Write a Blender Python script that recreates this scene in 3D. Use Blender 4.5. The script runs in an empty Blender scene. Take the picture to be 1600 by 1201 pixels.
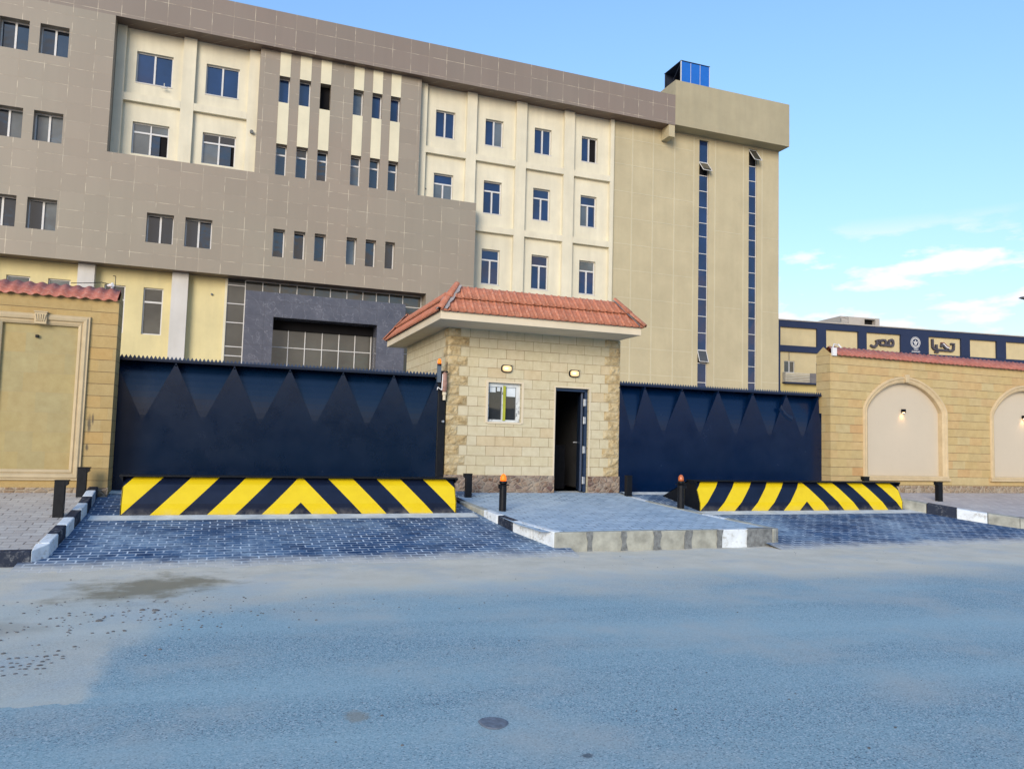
import bpy, math, random
from mathutils import Vector, Matrix, noise as mnoise
random.seed(7)
R = math.radians
scene = bpy.context.scene
col = scene.collection

# ------------------------------------------------------------------ camera
cam_d = bpy.data.cameras.new('camera'); cam = bpy.data.objects.new('camera', cam_d); col.objects.link(cam)
yaw, pitch, roll = R(20.45), R(4.25), R(1.553)
fw = Vector((math.sin(yaw)*math.cos(pitch), math.cos(yaw)*math.cos(pitch), math.sin(pitch)))
rt = Vector((math.cos(yaw), -math.sin(yaw), 0)); up = rt.cross(fw)
rt2 = math.cos(roll)*rt + math.sin(roll)*up; up2 = -math.sin(roll)*rt + math.cos(roll)*up
m = Matrix((rt2, up2, -fw)).transposed().to_4x4(); m.translation = Vector((0, 0, 1.6))
cam.matrix_world = m
cam_d.sensor_width = 36; cam_d.lens = 1198.8/1600*36
cam_d.clip_start = 0.1; cam_d.clip_end = 3000
scene.camera = cam
scene.render.resolution_x = 1024; scene.render.resolution_y = 768

# ------------------------------------------------------------------ light
SUN_AZ, SUN_EL = R(216), R(16)          # low sun behind the camera, veiled
sun_d = bpy.data.lights.new('sun', 'SUN'); sun_d.energy = 1.3; sun_d.angle = R(28); sun_d.color = (1.0, 0.89, 0.74)
sun = bpy.data.objects.new('sun', sun_d); col.objects.link(sun)
sd = Vector((math.sin(SUN_AZ)*math.cos(SUN_EL), math.cos(SUN_AZ)*math.cos(SUN_EL), math.sin(SUN_EL)))
sun.rotation_euler = sd.to_track_quat('Z', 'Y').to_euler(); sun.location = (0, -5, 30)

world = bpy.data.worlds.new('World'); scene.world = world; world.use_nodes = True
wt = world.node_tree; wt.nodes.clear()
def wn(t, **p):
    n = wt.nodes.new(t)
    for k, v in p.items(): setattr(n, k, v)
    return n
def wm(op, a, b=None, c=None, clamp=False):
    n = wn('ShaderNodeMath', operation=op, use_clamp=clamp)
    for i, v in enumerate((a, b, c)):
        if v is None: continue
        if isinstance(v, (int, float)): n.inputs[i].default_value = v
        else: wt.links.new(v, n.inputs[i])
    return n.outputs[0]
sky = wn('ShaderNodeTexSky', sky_type='NISHITA', sun_disc=False, sun_elevation=SUN_EL, sun_rotation=SUN_AZ,
         altitude=0, air_density=1.25, dust_density=0.6, ozone_density=2.2)
tc = wn('ShaderNodeTexCoord'); sx = wn('ShaderNodeSeparateXYZ'); wt.links.new(tc.outputs['Generated'], sx.inputs[0])
# cloud layer: planar projection of the direction, only low over the horizon
den = wm('ADD', wm('MAXIMUM', sx.outputs[2], 0.0), 0.10)
cx = wm('DIVIDE', sx.outputs[0], den); cy = wm('DIVIDE', sx.outputs[1], den)
cv = wn('ShaderNodeCombineXYZ'); wt.links.new(cx, cv.inputs[0]); wt.links.new(cy, cv.inputs[1])
cv2 = wn('ShaderNodeCombineXYZ'); wt.links.new(wm('ADD', sx.outputs[0], 4.1), cv2.inputs[0]); wt.links.new(sx.outputs[1], cv2.inputs[1]); wt.links.new(wm('MULTIPLY', sx.outputs[2], 3.0), cv2.inputs[2])
n1 = wn('ShaderNodeTexNoise'); n1.inputs['Scale'].default_value = 8.5; n1.inputs['Detail'].default_value = 9; n1.inputs['Roughness'].default_value = 0.56
wt.links.new(cv2.outputs[0], n1.inputs['Vector'])
leftback = wm('MULTIPLY', wm('SUBTRACT', wm('MULTIPLY', sx.outputs[1], -0.24), sx.outputs[0]), 5.0, clamp=True)
mask = wm('MULTIPLY', wm('SUBTRACT', wm('ADD', n1.outputs[0], wm('MULTIPLY', leftback, 0.12)), 0.475), 11.0, clamp=True)
back = wm('LESS_THAN', sx.outputs[1], 0.0)
band = wm('MULTIPLY', wm('SUBTRACT', wm('ADD', 0.27, wm('MULTIPLY', wm('MULTIPLY', back, leftback), 0.12)), sx.outputs[2]), 20.0, clamp=True)
band2 = wm('MULTIPLY', wm('ADD', sx.outputs[2], 0.0), 12.0, clamp=True)
mk = wm('MULTIPLY', wm('MULTIPLY', mask, band), wm('MULTIPLY', band2, 0.92))
hz = wm('POWER', wm('SUBTRACT', 1.0, wm('MAXIMUM', sx.outputs[2], 0.0), clamp=True), 3.0)
tint = wn('ShaderNodeMixRGB', blend_type='MIX'); wt.links.new(hz, tint.inputs[0])
tint.inputs[1].default_value = (0.63, 0.745, 0.88, 1); tint.inputs[2].default_value = (0.41, 0.335, 0.355, 1)
mul = wn('ShaderNodeMixRGB', blend_type='MULTIPLY'); mul.inputs[0].default_value = 1
wt.links.new(sky.outputs[0], mul.inputs[1]); wt.links.new(tint.outputs[0], mul.inputs[2])
mixc = wn('ShaderNodeMixRGB'); wt.links.new(mk, mixc.inputs[0]); wt.links.new(mul.outputs[0], mixc.inputs[1])
cc_ = wn('ShaderNodeMixRGB'); wt.links.new(back, cc_.inputs[0]); cc_.inputs[1].default_value = (2.95, 2.85, 3.0, 1); cc_.inputs[2].default_value = (2.6, 2.3, 2.05, 1); wt.links.new(cc_.outputs[0], mixc.inputs[2])
bg = wn('ShaderNodeBackground'); bg.inputs[1].default_value = 0.15
out = wn('ShaderNodeOutputWorld'); wt.links.new(mixc.outputs[0], bg.inputs[0]); wt.links.new(bg.outputs[0], out.inputs[0])
scene.view_settings.view_transform = 'Standard'; scene.view_settings.look = 'None'
scene.view_settings.gamma = 1; scene.view_settings.use_curve_mapping = False
scene.view_settings.exposure = 1.3
scene.render.engine = 'CYCLES'

# ------------------------------------------------------------------ materials
class NT:
    """small helper round a node tree"""
    def __init__(s, name, rough=0.8, spec=0.3):
        s.m = bpy.data.materials.new(name); s.m.use_nodes = True; s.t = s.m.node_tree; s.t.nodes.clear()
        s.o = s.t.nodes.new('ShaderNodeOutputMaterial'); s.b = s.t.nodes.new('ShaderNodeBsdfPrincipled')
        s.t.links.new(s.b.outputs[0], s.o.inputs[0]); s.b.inputs['Roughness'].default_value = rough
        s.b.inputs['Specular IOR Level'].default_value = spec
        s._pos = None
    def set(s, sock, v):
        if isinstance(v, bpy.types.NodeSocket): s.t.links.new(v, sock)
        elif isinstance(v, tuple) and len(v) == 3 and sock.type == 'RGBA': sock.default_value = (*v, 1)
        else: sock.default_value = v
    def node(s, t, ins=None, **p):
        n = s.t.nodes.new(t)
        for k, v in p.items(): setattr(n, k, v)
        for k, v in (ins or {}).items(): s.set(n.inputs[k], v)
        return n
    def pos(s):
        if s._pos is None: s._pos = s.node('ShaderNodeNewGeometry').outputs['Position']
        return s._pos
    def obj(s): return s.node('ShaderNodeTexCoord').outputs['Object']
    def sep(s, v): return s.node('ShaderNodeSeparateXYZ', {0: v}).outputs
    def comb(s, x, y, z=0.0): return s.node('ShaderNodeCombineXYZ', {0: x, 1: y, 2: z}).outputs[0]
    def math(s, op, a, b=0.0, c=0.0, clamp=False): return s.node('ShaderNodeMath', {0: a, 1: b, 2: c}, operation=op, use_clamp=clamp).outputs[0]
    def noise(s, scale, detail=3, rough=0.5, v=None, out=0):
        return s.node('ShaderNodeTexNoise', {'Scale': float(scale), 'Detail': float(detail), 'Roughness': rough, 'Vector': v if v is not None else s.pos()}).outputs[out]
    def mapr(s, v, a, b, c=0.0, d=1.0, smooth=False):
        return s.node('ShaderNodeMapRange', {0: v, 1: a, 2: b, 3: c, 4: d}, interpolation_type='SMOOTHSTEP' if smooth else 'LINEAR').outputs[0]
    def mix(s, f, a, b, mode='MIX'):
        n = s.node('ShaderNodeMixRGB', {0: f, 1: a, 2: b}, blend_type=mode); return n.outputs[0]
    def ramp(s, f, stops, interp='LINEAR'):
        n = s.node('ShaderNodeValToRGB', {0: f}); r = n.color_ramp; r.interpolation = interp
        while len(r.elements) < len(stops): r.elements.new(0.5)
        for e, (p, c) in zip(r.elements, stops): e.position = p; e.color = (*c, 1)
        return n.outputs[0]
    def bump(s, h, strength=0.3, dist=0.01):
        n = s.node('ShaderNodeBump', {'Height': h, 'Strength': strength, 'Distance': dist})
        s.set(s.b.inputs['Normal'], n.outputs[0])
    def color(s, c): s.set(s.b.inputs['Base Color'], c)

def sc(v, k): return tuple(min(1, c*k) for c in v)
def plain(name, c, rough=0.7, spec=0.3, var=0.12, scale=3.0, metal=0.0, bump=0.0):
    n = NT(name, rough, spec)
    f = n.mapr(n.noise(scale, 5, 0.6), 0.3, 0.7)
    n.color(n.mix(f, sc(c, 1-var), sc(c, 1+var)))
    n.b.inputs['Metallic'].default_value = metal
    if bump: n.bump(n.noise(60, 4, 0.6), bump, 0.005)
    n.set(n.b.inputs['Roughness'], n.mapr(n.noise(scale*2, 4), 0.3, 0.7, max(0, rough-0.08), min(1, rough+0.08)))
    return n.m

def lines(n, coord, period, off, w):
    """1 on a thin line every period"""
    f = n.math('FRACT', n.math('DIVIDE', n.math('SUBTRACT', coord, off), period))
    d = n.math('MINIMUM', f, n.math('SUBTRACT', 1.0, f))
    return n.math('LESS_THAN', d, w/period/2)

def streaks(n, amt=0.25, sx=1.6, sz=0.12):
    x, y, z = n.sep(n.pos())
    v = n.comb(n.math('MULTIPLY', n.math('ADD', x, y), sx), 0.0, n.math('MULTIPLY', z, sz))
    return n.mapr(n.noise(1.0, 5, 0.6, v), 0.35, 0.75, 0.0, amt)

def mat_cladding(name, base, x_off=0.41, z_off=0.05, pz=0.80):
    n = NT(name, 0.38, 0.4); x, y, z = n.sep(n.pos())
    u = n.math('ADD', x, y)
    lv = lines(n, n.math('SUBTRACT', u, 38.0), 0.96, x_off, 0.022)
    lh = lines(n, z, pz, z_off, 0.020)
    # tile id tint
    cid = n.comb(n.math('FLOOR', n.math('DIVIDE', n.math('SUBTRACT', n.math('SUBTRACT', u, 38.0), x_off), 0.96)),
                 n.math('FLOOR', n.math('DIVIDE', n.math('SUBTRACT', z, z_off), pz)))
    wn_ = n.node('ShaderNodeTexWhiteNoise', {0: cid}).outputs[0]
    c = n.mix(wn_, sc(base, 0.96), sc(base, 1.04))
    c = n.mix(n.mapr(n.noise(0.16, 3), 0.35, 0.65), c, n.mix(1.0, c, (1.02, 0.96, 0.96), 'MULTIPLY'))
    c = n.mix(streaks(n, 0.22), c, sc(base, 0.72))
    brk = n.mapr(n.noise(1.3, 4), 0.42, 0.58)
    line = n.math('MULTIPLY', n.math('MAXIMUM', n.math('MULTIPLY', lv, 1.0), n.math('MULTIPLY', lh, 0.9)), n.mapr(brk, 0, 1, 0.25, 0.75))
    lc = n.mix(n.mapr(n.noise(2.1, 3), 0.45, 0.55), (0.30, 0.25, 0.19), (0.62, 0.55, 0.42))
    n.color(n.mix(line, c, lc))
    h = n.math('ADD', n.math('MULTIPLY', n.math('MAXIMUM', lv, lh), -1.0), n.math('MULTIPLY', wn_, 0.5))
    n.bump(h, 0.35, 0.01)
    return n.m

def mat_plaster(name, base, dirt=(0.3, 0.27, 0.2), amt=0.35, var=0.08):
    n = NT(name, 0.92, 0.15)
    c = n.mix(n.mapr(n.noise(0.7, 6, 0.62), 0.3, 0.7), sc(base, 1-var), sc(base, 1+var))
    c = n.mix(streaks(n, amt, 2.2, 0.22), c, dirt)
    c = n.mix(n.mapr(n.noise(9, 5, 0.7), 0.55, 0.8, 0, 0.18), c, sc(base, 0.7))
    n.color(c); n.bump(n.noise(45, 4, 0.65), 0.15, 0.004)
    return n.m

def mat_stone(name, cols, row=0.2, zoff=0.0, blen=0.62, vert=0.0, joint=(0.16, 0.11, 0.06), rough=0.85, bstr=0.5, slope=0.0, jw=0.009):
    n = NT(name, rough, 0.2); x, y, z = n.sep(n.pos())
    if slope: z = n.math('ADD', z, n.math('MULTIPLY', n.noise(0.8, 2), slope))
    u = n.math('ADD', x, y)
    rr = n.math('FLOOR', n.math('DIVIDE', n.math('SUBTRACT', z, zoff), row))
    rrn = n.node('ShaderNodeTexWhiteNoise', {1: rr}, noise_dimensions='1D').outputs[0]
    us = n.math('ADD', u, n.math('MULTIPLY', rrn, blen) if not vert else n.math('MULTIPLY', n.math('MODULO', rr, 2.0), blen/2))
    bb = n.math('FLOOR', n.math('DIVIDE', us, blen))
    rnd = n.node('ShaderNodeTexWhiteNoise', {0: n.comb(bb, rr)}).outputs[0]
    k = len(cols); c = n.ramp(rnd, [(i/max(1, k-1), q) for i, q in enumerate(cols)])
    c = n.mix(n.mapr(n.noise(7, 7, 0.68), 0.3, 0.72, 0, 0.55), c, n.mix(1.0, c, (0.72, 0.66, 0.58), 'MULTIPLY'))
    c = n.mix(n.mapr(n.noise(0.9, 4, 0.6), 0.35, 0.7, 0, 0.35), c, n.mix(1.0, c, (1.12, 1.06, 0.95), 'MULTIPLY'))
    wob = n.math('MULTIPLY', n.math('SUBTRACT', n.noise(14, 2), 0.5), 0.006)
    jh = lines(n, n.math('ADD', z, wob), row, zoff, jw)
    jv = lines(n, n.math('ADD', us, wob), blen, 0.0, jw)
    brk = n.mapr(n.noise(4.0, 3), 0.35, 0.6, 0.65, 1.0)
    j = n.math('MULTIPLY', n.math('MAXIMUM', jh, n.math('MULTIPLY', jv, vert)), brk)
    if name.startswith('ochre_limestone'):
        for (mx, mz, mw, mh) in ((-2.02, 1.70, .035, .16), (-1.97, 1.78, .02, .10), (-2.03, 1.33, .03, .07)):
            ax = n.math('DIVIDE', n.math('SUBTRACT', x, mx), mw); az = n.math('DIVIDE', n.math('SUBTRACT', n.sep(n.pos())[2], mz), mh)
            q = n.math('ADD', n.math('SQRT', n.math('ADD', n.math('MULTIPLY', ax, ax), n.math('MULTIPLY', az, az))), n.math('MULTIPLY', n.math('SUBTRACT', n.noise(16, 4), 0.5), 1.2))
            c = n.mix(n.mapr(q, 1.2, 0.2, 0, 0.8, True), c, (0.07, 0.065, 0.06))
    n.color(n.mix(j, c, joint))
    h = n.math('ADD', n.math('MULTIPLY', n.math('MAXIMUM', jh, n.math('MULTIPLY', jv, max(vert, 0.1))), -1.4),
               n.math('ADD', n.math('MULTIPLY', n.noise(26, 6, 0.7), 0.55), n.math('MULTIPLY', rnd, 0.5)))
    n.bump(h, bstr, 0.012)
    return n.m

def mat_rubble(name, cols, joint, scale=7.5):
    n = NT(name, 0.9, 0.2); x, y, z = n.sep(n.pos())
    v = n.comb(n.math('ADD', x, y), 0.0, n.math('MULTIPLY', z, 1.5))
    vo = n.node('ShaderNodeTexVoronoi', {'Vector': v, 'Scale': scale, 'Randomness': 0.85}, distance='CHEBYCHEV')
    vd = n.node('ShaderNodeTexVoronoi', {'Vector': v, 'Scale': scale, 'Randomness': 0.85}, feature='DISTANCE_TO_EDGE')
    k = len(cols); c = n.ramp(n.sep(n.node('ShaderNodeTexVoronoi', {'Vector': v, 'Scale': scale, 'Randomness': 0.85}).outputs['Color'])[0], [(i/(k-1), q) for i, q in enumerate(cols)])
    c = n.mix(n.mapr(n.noise(18, 6, 0.7), 0.35, 0.7, 0, 0.7), c, n.mix(1.0, c, (0.55, 0.5, 0.45), 'MULTIPLY'))
    j = n.mapr(vd.outputs['Distance'], 0.07, 0.03, 0, 0.8)
    c = n.mix(j, c, joint)
    c = n.mix(n.math('MULTIPLY', n.mapr(n.noise(3, 5, 0.7), 0.4, 0.65, 0, 0.6), 1.0), c, (0.42, 0.37, 0.30))
    n.color(c); n.bump(n.math('ADD', n.mapr(vd.outputs['Distance'], 0.0, 0.2), n.noise(30, 6, 0.7)), 0.9, 0.02)
    return n.m

def mat_rock(name, cols, scale=9):
    n = NT(name, 0.9, 0.2)
    c = n.ramp(n.noise(scale, 6, 0.7), [(0.3, cols[0]), (0.5, cols[1]), (0.68, cols[2])])
    x, y, z = n.sep(n.pos())
    rw_ = n.node('ShaderNodeTexWhiteNoise', {1: n.math('FLOOR', n.math('DIVIDE', n.math('SUBTRACT', z, 0.9278), 0.1935))}, noise_dimensions='1D').outputs[0]
    c = n.mix(n.mapr(rw_, 0.2, 0.9, 0, 0.28), c, n.mix(1.0, c, (0.86, 0.70, 0.48), 'MULTIPLY'))
    jh = lines(n, z, 0.1935, 0.9278, 0.016); c = n.mix(n.math('MULTIPLY', jh, 0.7), c, (0.20, 0.14, 0.08))
    n.color(c); n.bump(n.noise(22, 7, 0.75), 0.9, 0.03)
    return n.m

def mat_glass(name, ior, base, rough=0.03, wav=0.02):
    n = NT(name, rough, 0.5); n.b.inputs['IOR'].default_value = ior
    n.color(n.mix(n.mapr(n.noise(0.8, 4), 0.35, 0.7), sc(base, 0.7), sc(base, 1.3)))
    n.bump(n.noise(1.3, 2), wav, 0.2)
    return n.m

# paving blocks: brick pattern in the ground plane
def mat_pavers(name, dark, light, joint, bw=0.2, bh=0.1, jstr=0.8, dust=(0.35, 0.38, 0.42), dustamt=0.4, rot=0.0, mortar=0.010, stagger=0.5, rough=0.75, dscale=0.6, dlo=0.42, dhi=0.68, sandy=False):
    n = NT(name, rough, 0.25)
    p = n.pos()
    mp = n.node('ShaderNodeMapping', {'Vector': p, 'Rotation': (0, 0, rot)}).outputs[0]
    wob = n.node('ShaderNodeMixRGB', {0: 0.035, 1: mp, 2: n.noise(6, 3, out=1)}, blend_type='ADD').outputs[0]
    br = n.node('ShaderNodeTexBrick', {'Vector': wob, 'Color1': (0, 0, 0), 'Color2': (1, 1, 1), 'Mortar': (0.5, 0.5, 0.5), 'Scale': 1.0,
        'Mortar Size': mortar, 'Mortar Smooth': 0.3, 'Bias': 0.0, 'Brick Width': bw, 'Row Height': bh}, offset=stagger)
    c = n.mix(br.outputs[0], dark, light)
    c = n.mix(n.mapr(n.noise(35, 4, 0.7), 0.35, 0.75, 0, 0.5), c, sc(dark, 0.7))
    jf = n.math('MULTIPLY', br.outputs['Fac'], n.mapr(n.noise(3.2, 5, 0.65), 0.36, 0.62, 0.05, jstr))
    c = n.mix(jf, c, joint)
    d = n.mapr(n.noise(dscale, 7, 0.68), dlo, dhi, 0, dustamt, True)
    d = n.math('MULTIPLY', d, n.mapr(n.noise(9, 6, 0.75), 0.35, 0.62, 0.15, 1.3))
    c = n.mix(d, c, dust)
    if sandy:
        yy = n.sep(p)[1]
        e = n.math('ADD', yy, n.math('MULTIPLY', n.math('SUBTRACT', n.noise(2.5, 7, 0.7), 0.5), 0.7))
        c = n.mix(n.mapr(e, 10.5, 10.0, 0, 0.85, True), c, (0.66, 0.62, 0.53))
    n.color(c)
    h = n.math('ADD', n.math('MULTIPLY', br.outputs['Fac'], -1.0), n.math('MULTIPLY', n.noise(70, 4, 0.7), 0.4))
    n.bump(h, 0.45, 0.006)
    return n.m

def mat_road():
    n = NT('road_asphalt_and_sand', 0.85, 0.25); x, y, z = n.sep(n.pos())
    sp = n.noise(80, 5, 0.85)
    asp = n.ramp(sp, [(0.34, (0.15, 0.245, 0.285)), (0.5, (0.28, 0.41, 0.455)), (0.66, (0.48, 0.62, 0.65))])
    fine = n.node('ShaderNodeTexVoronoi', {'Vector': n.pos(), 'Scale': 120.0}).outputs['Color']
    fr = n.sep(fine)[0]
    asp = n.mix(n.mapr(fr, 0.84, 0.93, 0, 0.7), asp, (0.66, 0.70, 0.70))
    asp = n.mix(n.mapr(fr, 0.15, 0.07, 0, 0.75), asp, (0.04, 0.055, 0.09))
    # long soft wheel bands of dust running along the road
    vb = n.comb(n.math('MULTIPLY', x, 0.16), n.math('ADD', n.math('MULTIPLY', y, 0.9), n.math('MULTIPLY', x, 0.10)))
    band = n.mapr(n.noise(1.0, 5, 0.55, vb), 0.36, 0.66, 0, 1, True)
    dustc = n.mix(n.mapr(n.noise(22, 5, 0.7), 0.3, 0.7), (0.37, 0.54, 0.575), (0.46, 0.60, 0.61))
    asp = n.mix(n.math('MULTIPLY', band, n.mapr(n.noise(40, 5, 0.8), 0.35, 0.6, 0.35, 0.75)), asp, dustc)
    blot = n.mapr(n.noise(0.8, 6, 0.6), 0.46, 0.72, 0, 0.6, True)
    asp = n.mix(blot, asp, (0.50, 0.51, 0.47))
    sand = n.mix(n.mapr(n.noise(2.2, 7, 0.65), 0.3, 0.7), (0.68, 0.59, 0.44), (0.80, 0.71, 0.56))
    sand = n.mix(n.mapr(n.noise(0.9, 5, 0.6), 0.46, 0.68, 0, 0.7, True), sand, (0.58, 0.58, 0.54))
    sand = n.mix(n.mapr(n.noise(48, 5, 0.8), 0.58, 0.74, 0, 0.7), sand, (0.34, 0.31, 0.26))
    # amount of sand: strong next to the pavers, fading to the asphalt
    nz = n.math('SUBTRACT', n.noise(0.55, 6, 0.62), 0.5)
    lim = n.math('ADD', n.mapr(x, -2.0, 8.0, 7.7, 7.2), n.math('MULTIPLY', nz, 3.2))
    sf = n.mapr(n.math('SUBTRACT', y, lim), -0.5, 1.5, 0, 1, True)
    # patch of sand over the asphalt at the left edge, with a crisp broken border
    e = n.math('MULTIPLY', n.math('SUBTRACT', n.noise(5, 5, 0.6), 0.5), 0.25)
    bx = n.mapr(n.math('ADD', x, e), -0.60, -0.78, 0, 1, True)
    by = n.math('GREATER_THAN', n.math('ADD', y, e), n.math('ADD', 5.22, n.math('MULTIPLY', n.math('ADD', x, 0.7), -0.05)))
    sandl = n.math('MULTIPLY', bx, by)
    diag = n.mapr(n.math('ADD', n.math('SUBTRACT', y, n.math('MULTIPLY', x, 2.1)), n.math('MULTIPLY', nz, 2.0)), 7.3, 8.6, 0, 1, True)
    sf = n.math('MAXIMUM', sf, n.math('MULTIPLY', n.math('MAXIMUM', sandl, n.math('MULTIPLY', diag, n.mapr(x, 1.5, -0.5, 0, 1))), 0.62))
    c = n.mix(n.math('MULTIPLY', sf, 0.88), asp, sand)
    # damp brown stain by the left driveway
    dx = n.math('DIVIDE', n.math('ADD', x, 0.62), 0.95); dy = n.math('DIVIDE', n.math('SUBTRACT', n.math('ADD', y, n.math('MULTIPLY', x, -0.25)), 9.0), 0.85)
    rr = n.math('SQRT', n.math('ADD', n.math('MULTIPLY', dx, dx), n.math('MULTIPLY', dy, dy)))
    rr = n.math('ADD', rr, n.math('MULTIPLY', n.math('SUBTRACT', n.noise(2.6, 6, 0.65), 0.5), 2.2))
    c = n.mix(n.mapr(rr, 1.05, 0.25, 0, 0.8, True), c, (0.22, 0.18, 0.105))
    dx2 = n.math('DIVIDE', n.math('ADD', x, 1.7), 0.5); dy2 = n.math('DIVIDE', n.math('SUBTRACT', y, 7.3), 0.4)
    r2 = n.math('ADD', n.math('SQRT', n.math('ADD', n.math('MULTIPLY', dx2, dx2), n.math('MULTIPLY', dy2, dy2))), n.math('MULTIPLY', n.math('SUBTRACT', n.noise(3, 5), 0.5), 1.5))
    c = n.mix(n.mapr(r2, 1.1, 0.3, 0, 0.5, True), c, (0.36, 0.32, 0.25))
    # small oily patches
    for (px, py, rx, ry, cc) in ((0.80, 4.56, 0.075, 0.11, (0.32, 0.31, 0.26)), (1.84, 3.67, 0.04, 0.03, (0.07, 0.08, 0.1))):
        ax = n.math('DIVIDE', n.math('SUBTRACT', x, px), rx); ay = n.math('DIVIDE', n.math('SUBTRACT', y, py), ry)
        q = n.math('ADD', n.math('SQRT', n.math('ADD', n.math('MULTIPLY', ax, ax), n.math('MULTIPLY', ay, ay))), n.math('MULTIPLY', n.math('SUBTRACT', n.noise(20, 4), 0.5), 1.2))
        c = n.mix(n.mapr(q, 1.15, 0.5, 0, 0.75, True), c, cc)
    n.color(c)
    n.bump(n.math('ADD', n.math('MULTIPLY', sp, n.mapr(sf, 0, 1, 1.0, 0.35)), n.math('MULTIPLY', n.noise(6, 5), 0.6)), 0.55, 0.012)
    return n.m

def mat_paint_chip(name, paint, under, amt=0.5, rough=0.7):
    n = NT(name, rough, 0.25)
    f = n.mapr(n.noise(16, 7, 0.72), 0.5, 0.62, 0, 1)
    g = n.mapr(n.noise(3.5, 4, 0.6), 0.4, 0.65, 0, amt*1.6)
    c = n.mix(n.mapr(n.noise(6, 5), 0.3, 0.7), sc(paint, 0.86), sc(paint, 1.06))
    n.color(n.mix(n.math('MULTIPLY', f, g, clamp=True), c, under)); n.bump(n.noise(30, 6, 0.7), 0.35, 0.01)
    return n.m

def mat_tiles(name, base):
    n = NT(name, 0.6, 0.35)
    c = n.mix(n.mapr(n.noise(5.5, 3), 0.35, 0.65), sc(base, 0.85), sc(base, 1.12))
    c = n.mix(n.mapr(n.noise(22, 6, 0.7), 0.5, 0.75, 0, 0.45), c, (0.62, 0.5, 0.42))
    n.color(c); n.bump(n.noise(70, 4, 0.6), 0.2, 0.004)
    return n.m

def mat_stripes():
    """yellow and blue-black chevrons in the object's own x (from its centre) and distance down the plate"""
    n = NT('chevron_paint', 0.38, 0.32); tcx, tcy, tcz = n.sep(n.obj())
    ux = n.math('ABSOLUTE', tcx)
    v = n.math('SUBTRACT', 0.60, tcz)
    f = n.math('SUBTRACT', ux, n.math('MULTIPLY', v, 0.98))
    fr = n.math('FRACT', n.math('ADD', n.math('DIVIDE', f, 0.79), 10.0))
    yel = n.math('GREATER_THAN', fr, 1-0.40/0.79)
    yc = n.mix(n.mapr(n.noise(5, 5), 0.3, 0.7), (0.74, 0.53, 0.008), (0.80, 0.59, 0.010))
    yc = n.mix(n.mapr(n.noise(30, 5, 0.7), 0.62, 0.74, 0, 0.35), yc, (0.35, 0.26, 0.05))
    bc = n.mix(n.mapr(n.noise(5, 5), 0.3, 0.7), (0.004, 0.008, 0.024), (0.007, 0.013, 0.036))
    bc = n.mix(n.mapr(n.noise(40, 5, 0.75), 0.66, 0.75, 0, 0.5), bc, (0.2, 0.2, 0.2))
    fc = n.mix(yel, bc, yc)
    dirt = n.math('MULTIPLY', n.mapr(tcz, 0.12, 0.0, 0, 0.35), n.mapr(n.noise(5, 6, 0.7), 0.4, 0.62, 0, 1))
    fc = n.mix(dirt, fc, (0.34, 0.31, 0.25))
    scr = n.noise(1.0, 6, 0.8, n.comb(n.math('MULTIPLY', tcx, 3.0), 0.0, n.math('MULTIPLY', tcz, 40.0)))
    fc = n.mix(n.mapr(scr, 0.69, 0.72, 0, 0.55), fc, (0.22, 0.20, 0.17))
    n.color(fc); n.bump(n.noise(2.5, 2), 0.12, 0.02)
    return n.m

def mat_gate(name, base):
    n = NT(name, 0.20, 0.45); x, y, z = n.sep(n.pos())
    c = n.mix(n.mapr(n.noise(1.1, 6, 0.65), 0.32, 0.72), sc(base, 0.88), sc(base, 1.15))
    c = n.mix(n.mapr(n.noise(0.7, 6, 0.7, n.comb(x, 0.0, n.math('MULTIPLY', z, 1.4))), 0.55, 0.75, 0, 0.08), c, (0.02, 0.04, 0.08))
    sp = n.mapr(n.noise(45, 3, 0.8), 0.76, 0.8, 0, 0.3)
    c = n.mix(sp, c, (0.3, 0.32, 0.36))
    n.color(c); n.set(n.b.inputs['Roughness'], n.mapr(n.noise(2.2, 6, 0.7), 0.3, 0.7, 0.17, 0.28))
    v = n.comb(n.math('MULTIPLY', x, 1.2), 0.0, n.math('MULTIPLY', z, 0.6))
    n.bump(n.noise(1.5, 3, 0.5, v), 0.25, 0.03)
    return n.m

def mat_marble():
    n = NT('dark_grey_marble', 0.22, 0.5)
    c = n.ramp(n.noise(1.6, 9, 0.75), [(0.3, (0.060, 0.068, 0.098)), (0.52, (0.082, 0.090, 0.122)), (0.72, (0.12, 0.128, 0.165))])
    wv = n.node('ShaderNodeTexWave', {'Vector': n.pos(), 'Scale': 0.9, 'Distortion': 14.0, 'Detail': 6.0, 'Detail Scale': 1.6}, bands_direction='DIAGONAL').outputs[1]
    c = n.mix(n.mapr(wv, 0.985, 1.0, 0, 0.35), c, (0.26, 0.27, 0.32))
    x, y, z = n.sep(n.pos())
    j = n.math('MAXIMUM', lines(n, x, 0.9, 0.62, 0.014), lines(n, z, 0.72, 0.1, 0.014))
    n.color(n.mix(n.math('MULTIPLY', j, 0.6), c, (0.05, 0.05, 0.06)))
    return n.m

def emit(name, c, strength):
    n = NT(name, 0.4); n.color(c); n.set(n.b.inputs['Emission Color'], c); n.b.inputs['Emission Strength'].default_value = strength
    return n.m

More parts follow.
